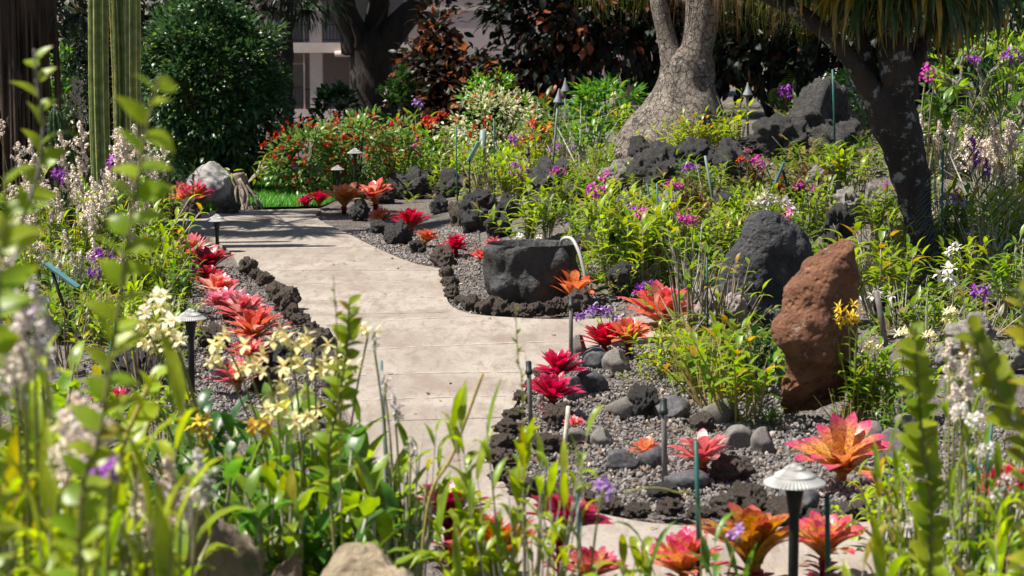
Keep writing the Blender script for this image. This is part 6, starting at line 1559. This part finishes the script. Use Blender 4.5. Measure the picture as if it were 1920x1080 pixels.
fg('pale pinkish blossom orchid behind the right-hand stems', 1800, 6.0, 640, 'cane', 'lime', 'canew', [(1780, 680, 80, 'pale', 'panicle'), (1810, 720, 80, 'pale', 'panicle'), (1790, 760, 70, 'pale', 'panicle'), (1820, 660, 60, 'pale', 'panicle')], .35)
fg('blurred pale-flowered orchid at the left edge', 40, 3.9, 560, 'clump', 'near', 'canew', [(20, 500, 130, 'pale', 'panicle'), (40, 640, 150, 'pale', 'panicle'), (65, 600, 140, 'white', 'panicle'), (30, 700, 140, 'pale', 'panicle'), (90, 650, 120, 'white', 'panicle'), (45, 580, 44, 'purple', 'few')], .4)
fg('blurred orchid with a blush flower head at the lower left', 150, 3.6, 740, 'clump', 'near', 'caned', [(150, 820, 150, 'blush', 'panicle'), (125, 850, 140, 'pale', 'panicle'), (180, 840, 140, 'blush', 'panicle'), (150, 800, 120, 'white', 'ball'), (205, 880, 60, 'purple', 'few')], .4)
fg('blurred white blossoms above the tan boulder', 300, 4.2, 880, 'bare', 'near', 'canew', [(320, 930, 130, 'blush', 'panicle'), (375, 905, 110, 'white', 'panicle'), (270, 985, 130, 'pale', 'panicle'), (225, 1020, 120, 'white', 'panicle'), (340, 925, 80, 'white', 'few')], .35)
fg('blurred green leaves at the bottom left corner', 60, 3.8, 800, 'broad', 'near', 'cane', [], .4)
fg('blurred leafy orchid above the bottom left corner', 130, 4.1, 650, 'reed', 'near', 'cane', [], .45)
fg('blurred lower leaves left of the tan boulder', 190, 4.4, 930, 'tuft', 'near', 'cane', [], .45)
fg('leafy stems with a yellow leaf at the right', 1710, 5.5, 790, 'reed', 'near', 'canew', [], .35)
fg('blurred green foliage at the right edge bottom', 1900, 5.2, 880, 'broad', 'near', 'canew', [], .4)

def leafy_stem(label, pts, n, Lpx, Wpx, mat='near', cane='stem', rpx=9, t0=.0, az=.4, curl=.5, opn=.75):
    """long two-ranked orchid stem: pts are (px, py, distance), first one at the ground"""
    y0 = pts[0][2]; b = B(pts[0][0], y0); e = thing('climbing_orchid', label, 'orchid', b, 'long leafy orchid stems')
    W = [Vector((0, 0, -.02))] + [P(*p) - b for p in pts[1:]]; L = smooth_line(W, 10); m = len(L); s = pts[-1][2] / F
    cm = MB(); tube(cm, L, np.linspace(rpx, rpx * .5, m) * s / 2, 8); ob('cane', cm.mesh('cane'), M[cane], e)
    A = np.array([tuple(q) for q in L]); ln = np.r_[0, np.cumsum(np.linalg.norm(np.diff(A, axis=0), axis=1))]; lm = MB(); ps, ds, ls, ws, rl = [], [], [], [], []
    for j in range(n):
        t = t0 + (1 - t0) * (j + .4 + rng.uniform(-.3, .3)) / n; d = t * ln[-1]; k = min(m - 2, int(np.searchsorted(ln, d)) - 1 if d > 0 else 0); k = max(0, k)
        p = A[k] + (A[k + 1] - A[k]) * ((d - ln[k]) / max(1e-6, ln[k + 1] - ln[k])); tg = nrmz(A[k + 1] - A[k])
        sd = np.array([math.cos(az), math.sin(az), 0]); sd = nrmz(sd - tg * (sd @ tg)) * (1 if j % 2 else -1) + rng.normal(0, .26, 3)
        k2 = 1.0 if j < n - 3 else .75
        ps.append(p); ds.append(sd * opn + tg * .62); rl.append(-math.copysign(.85, (sd * opn + tg * .62)[0])); ls.append(Lpx * s * rng.uniform(.7, 1.15) * k2); ws.append(Wpx * s * rng.uniform(.7, 1.15) * k2)
    leaves(lm, ps, ds, ls, ws, curl * rng.uniform(.4, 1.8, n), .3, 6, 'lance', roll=np.array(rl) * rng.uniform(.25, 1.3, n)); ob('leaves', lm.mesh('leaves'), M[mat], e)
leafy_stem('long blurred leafy stem rising across the left planting with a rusty tip', [(190, 0, 3.2), (150, 1080, 3.2), (190, 800, 3.2), (225, 560, 3.2), (245, 420, 3.2), (265, 300, 3.2), (280, 215, 3.2), (300, 140, 3.2)], 48, 74, 50, 'near', 'stem', 12, .42, .25)
leafy_stem('blurred leafy tip on a bare grey stem at the upper left', [(-40, 0, 4.2), (0, 560, 4.2), (40, 420, 4.2), (72, 320, 4.2), (80, 240, 4.2), (70, 160, 4.2), (64, 92, 4.2)], 16, 56, 40, 'near', 'twig', 9, .76, .3, .4, .5)
leafy_stem('blurred leafy stem cut by the left edge', [(-60, 0, 3.0), (-30, 900, 3.0), (-10, 600, 3.0), (5, 450, 3.0), (12, 330, 3.0)], 34, 84, 60, 'near', 'stem', 12, .5, .3)
leafy_stem('blurred leaning stem with an orange cane at the lower left', [(90, 0, 4.4), (150, 1060, 4.4), (200, 920, 4.4), (245, 800, 4.4), (290, 700, 4.4)], 28, 66, 46, 'near', 'canedry', 15, .45, .9, .4, .6)
leafy_stem('upright ladder-leaved stem before the path in the centre', [(640, 0, 5.6), (618, 880, 5.6), (630, 780, 5.6), (645, 690, 5.6), (652, 630, 5.6), (655, 566, 5.6)], 44, 40, 26, 'near', 'stem', 8, .55, .2, .5, .8)
leafy_stem('blurred stout leafy stem right of centre at the right edge', [(1940, 0, 4.2), (1930, 900, 4.2), (1890, 780, 4.2), (1850, 690, 4.2), (1815, 610, 4.2)], 34, 66, 50, 'near', 'stem', 12, .5, .5, .4, .6)
leafy_stem('blurred leafy stem rising left of the pale blossoms on the right', [(1760, 0, 4.8), (1745, 960, 4.8), (1730, 840, 4.8), (1722, 720, 4.8), (1715, 612, 4.8)], 40, 52, 40, 'near', 'stem', 10, .5, .2, .4, .65)
leafy_stem('blurred leaf tip at the right edge above the white flowers', [(1980, 0, 4.0), (1960, 800, 4.0), (1925, 640, 4.0), (1915, 540, 4.0)], 24, 66, 46, 'neartip', 'stem', 10, .5, .3)
leafy_stem('thin budding flower spike in front of the path', [(985, 0, 5.8), (980, 760, 5.8), (972, 680, 5.8), (966, 570, 5.8)], 14, 16, 8, 'near', 'stem', 3.5, .6, .3, .2, .4)
leafy_stem('thin pale spike left of the path centre', [(640, 0, 5.4), (632, 640, 5.4), (628, 570, 5.4), (625, 515, 5.4)], 12, 16, 9, 'neartip', 'stem', 3, .7, .3, .2, .4)
def thin(label, name, pts, wpx, mat):
    y = pts[0][2]; b = B(pts[0][0], y); mb = MB(); tube(mb, smooth_line([Vector((0, 0, -.02))] + [P(*p) - b for p in pts[1:]], 6), wpx * y / F / 2, 7); tag(ob(name, mb.mesh(name), M[mat], None, b), label, 'dry stem')
thin('long dry straw-coloured stem leaning across the path at the bottom', 'dry_reed', [(770, 0, 5.8), (800, 960, 5.8), (850, 850, 5.8), (905, 700, 5.8)], 6, 'canedry')
thin('thin arching yellow-green shoot over the near gravel', 'dry_reed', [(1320, 0, 6.0), (1312, 960, 6.0), (1262, 922, 6.0), (1215, 915, 6.0), (1170, 925, 6.0)], 4, 'stem')

# low ground cover that fills the planted beds --------------------------------------
def cover():
    lm, cm = MB(), MB(); ps, ds, rs = [], [], []
    zones = [((0, 340), (420, 640), 1500), ((700, 1150), (300, 380), 500), ((1060, 1560), (330, 560), 600), ((1640, 1960), (380, 640), 600), ((1250, 1480), (600, 740), 200), ((1450, 1960), (190, 330), 900)]
    for (a, b), (c, d), k in zones:
        for _ in range(k):
            px, py = rng.uniform(a, b), rng.uniform(c, d); p = G(px, py, 40)
            if on_path(p.x, p.y): continue
            hh = rng.uniform(.02, .22) if rng.random() < .6 else .01; ax = Vector((rng.normal(0, .25), rng.normal(0, .25), 1)); rv = rng.random(); an = rng.random() * 6.28
            for j in range(int(3 + hh * 22)):
                sd = 1 if j % 2 else -1
                ps.append(tuple(p + ax * hh * (.35 + .65 * rng.random()))); ds.append((sd * math.cos(an) + rng.normal(0, .35), sd * math.sin(an) + rng.normal(0, .35), abs(rng.normal(0, .5)) + .35)); rs.append(min(1, rv * .8 + .2 * rng.random()))
            if rng.random() < .30:
                q = p + Vector((rng.normal(0, .10), rng.normal(0, .1), rng.uniform(.03, .28))); tube(cm, [p, p.lerp(q, .5) + Vector((0, 0, .02)), q], rng.uniform(.003, .006), 4, cap=False)
    N = len(ps); leaves(lm, ps, ds, rng.uniform(.08, .17, N), rng.uniform(.024, .048, N), rng.uniform(.3, 1.4, N), .2, 3, 'lance', rn=np.array(rs))
    tag(ob('ground_cover', lm.mesh('ground_cover'), M['cover']), kind='stuff'); tag(ob('dry_twigs', cm.mesh('dry_twigs'), M['twig']), kind='stuff')
M['cover'] = mleaf('ground_cover_leaf', (.24, .34, .03), (.09, .20, .02), odd=((.34, .28, .10), .72), trans=.45)
cover()

def litter():
    lm = MB(); ps, ds = [], []
    for (a, b), (c, d), k in [((560, 1100), (400, 990), 60), ((950, 1500), (660, 950), 130), ((340, 620), (500, 760), 70), ((620, 900), (395, 500), 60), ((1200, 1750), (990, 1075), 30), ((1500, 1900), (600, 900), 60)]:
        for _ in range(k):
            p = G(rng.uniform(a, b), rng.uniform(c, d)); z = PZ + .006 if on_path(p.x, p.y) else p.z + .02
            if on_path(p.x, p.y) and rng.random() < .45: continue
            ps.append((p.x, p.y, z)); ds.append((rng.normal(), rng.normal(), .12))
    N = len(ps); leaves(lm, ps, ds, rng.uniform(.02, .075, N), rng.uniform(.008, .028, N), rng.uniform(.2, .9, N), .3, 3, 'lance')
    tag(ob('leaf_litter', lm.mesh('leaf_litter'), M['dryleaf']), kind='stuff')
litter()

# ------------------------------------------------------------------ world, sun, camera
SUN_EL, SUN_AZ = R(60), math.atan2(1.0, .16)          # light travels towards +x, a little +y
w = bpy.data.worlds.new('World'); bpy.context.scene.world = w; w.use_nodes = True
nt = w.node_tree; nt.nodes.clear()
sky = nt.nodes.new('ShaderNodeTexSky'); sky.sky_type = 'NISHITA'; sky.sun_disc = False; sky.sun_elevation = SUN_EL
trav = Vector((math.cos(SUN_EL) * .99, math.cos(SUN_EL) * .13, -math.sin(SUN_EL))).normalized()
sky.sun_rotation = math.atan2(-trav.x, -trav.y)
bg = nt.nodes.new('ShaderNodeBackground'); bg.inputs[1].default_value = .05
wo = nt.nodes.new('ShaderNodeOutputWorld'); nt.links.new(sky.outputs[0], bg.inputs[0]); nt.links.new(bg.outputs[0], wo.inputs[0])
sl = bpy.data.lights.new('sun', 'SUN'); sl.energy = 5.0; sl.angle = R(.53); sl.color = (1.0, .95, .87)
so = bpy.data.objects.new('sun', sl); C.objects.link(so); so.rotation_euler = trav.to_track_quat('-Z', 'Y').to_euler()
cd = bpy.data.cameras.new('camera'); cam = bpy.data.objects.new('camera', cd); C.objects.link(cam)
cd.sensor_width = 36; cd.lens = F / 1920 * 36; cd.clip_end = 1000; cd.clip_start = .1
cam.location = (0, 0, CAMH); cam.rotation_euler = (math.pi / 2 - PITCH, 0, 0)
cd.dof.use_dof = True; cd.dof.focus_distance = 15.0; cd.dof.aperture_fstop = 4.8; cd.dof.aperture_blades = 9
sc = bpy.context.scene; sc.camera = cam
sc.view_settings.view_transform = 'Standard'; sc.view_settings.look = 'None'; sc.view_settings.exposure = .9; sc.view_settings.gamma = 1
sc.cycles.max_bounces = 7; sc.cycles.diffuse_bounces = 3; sc.cycles.transmission_bounces = 4; sc.cycles.use_denoising = True
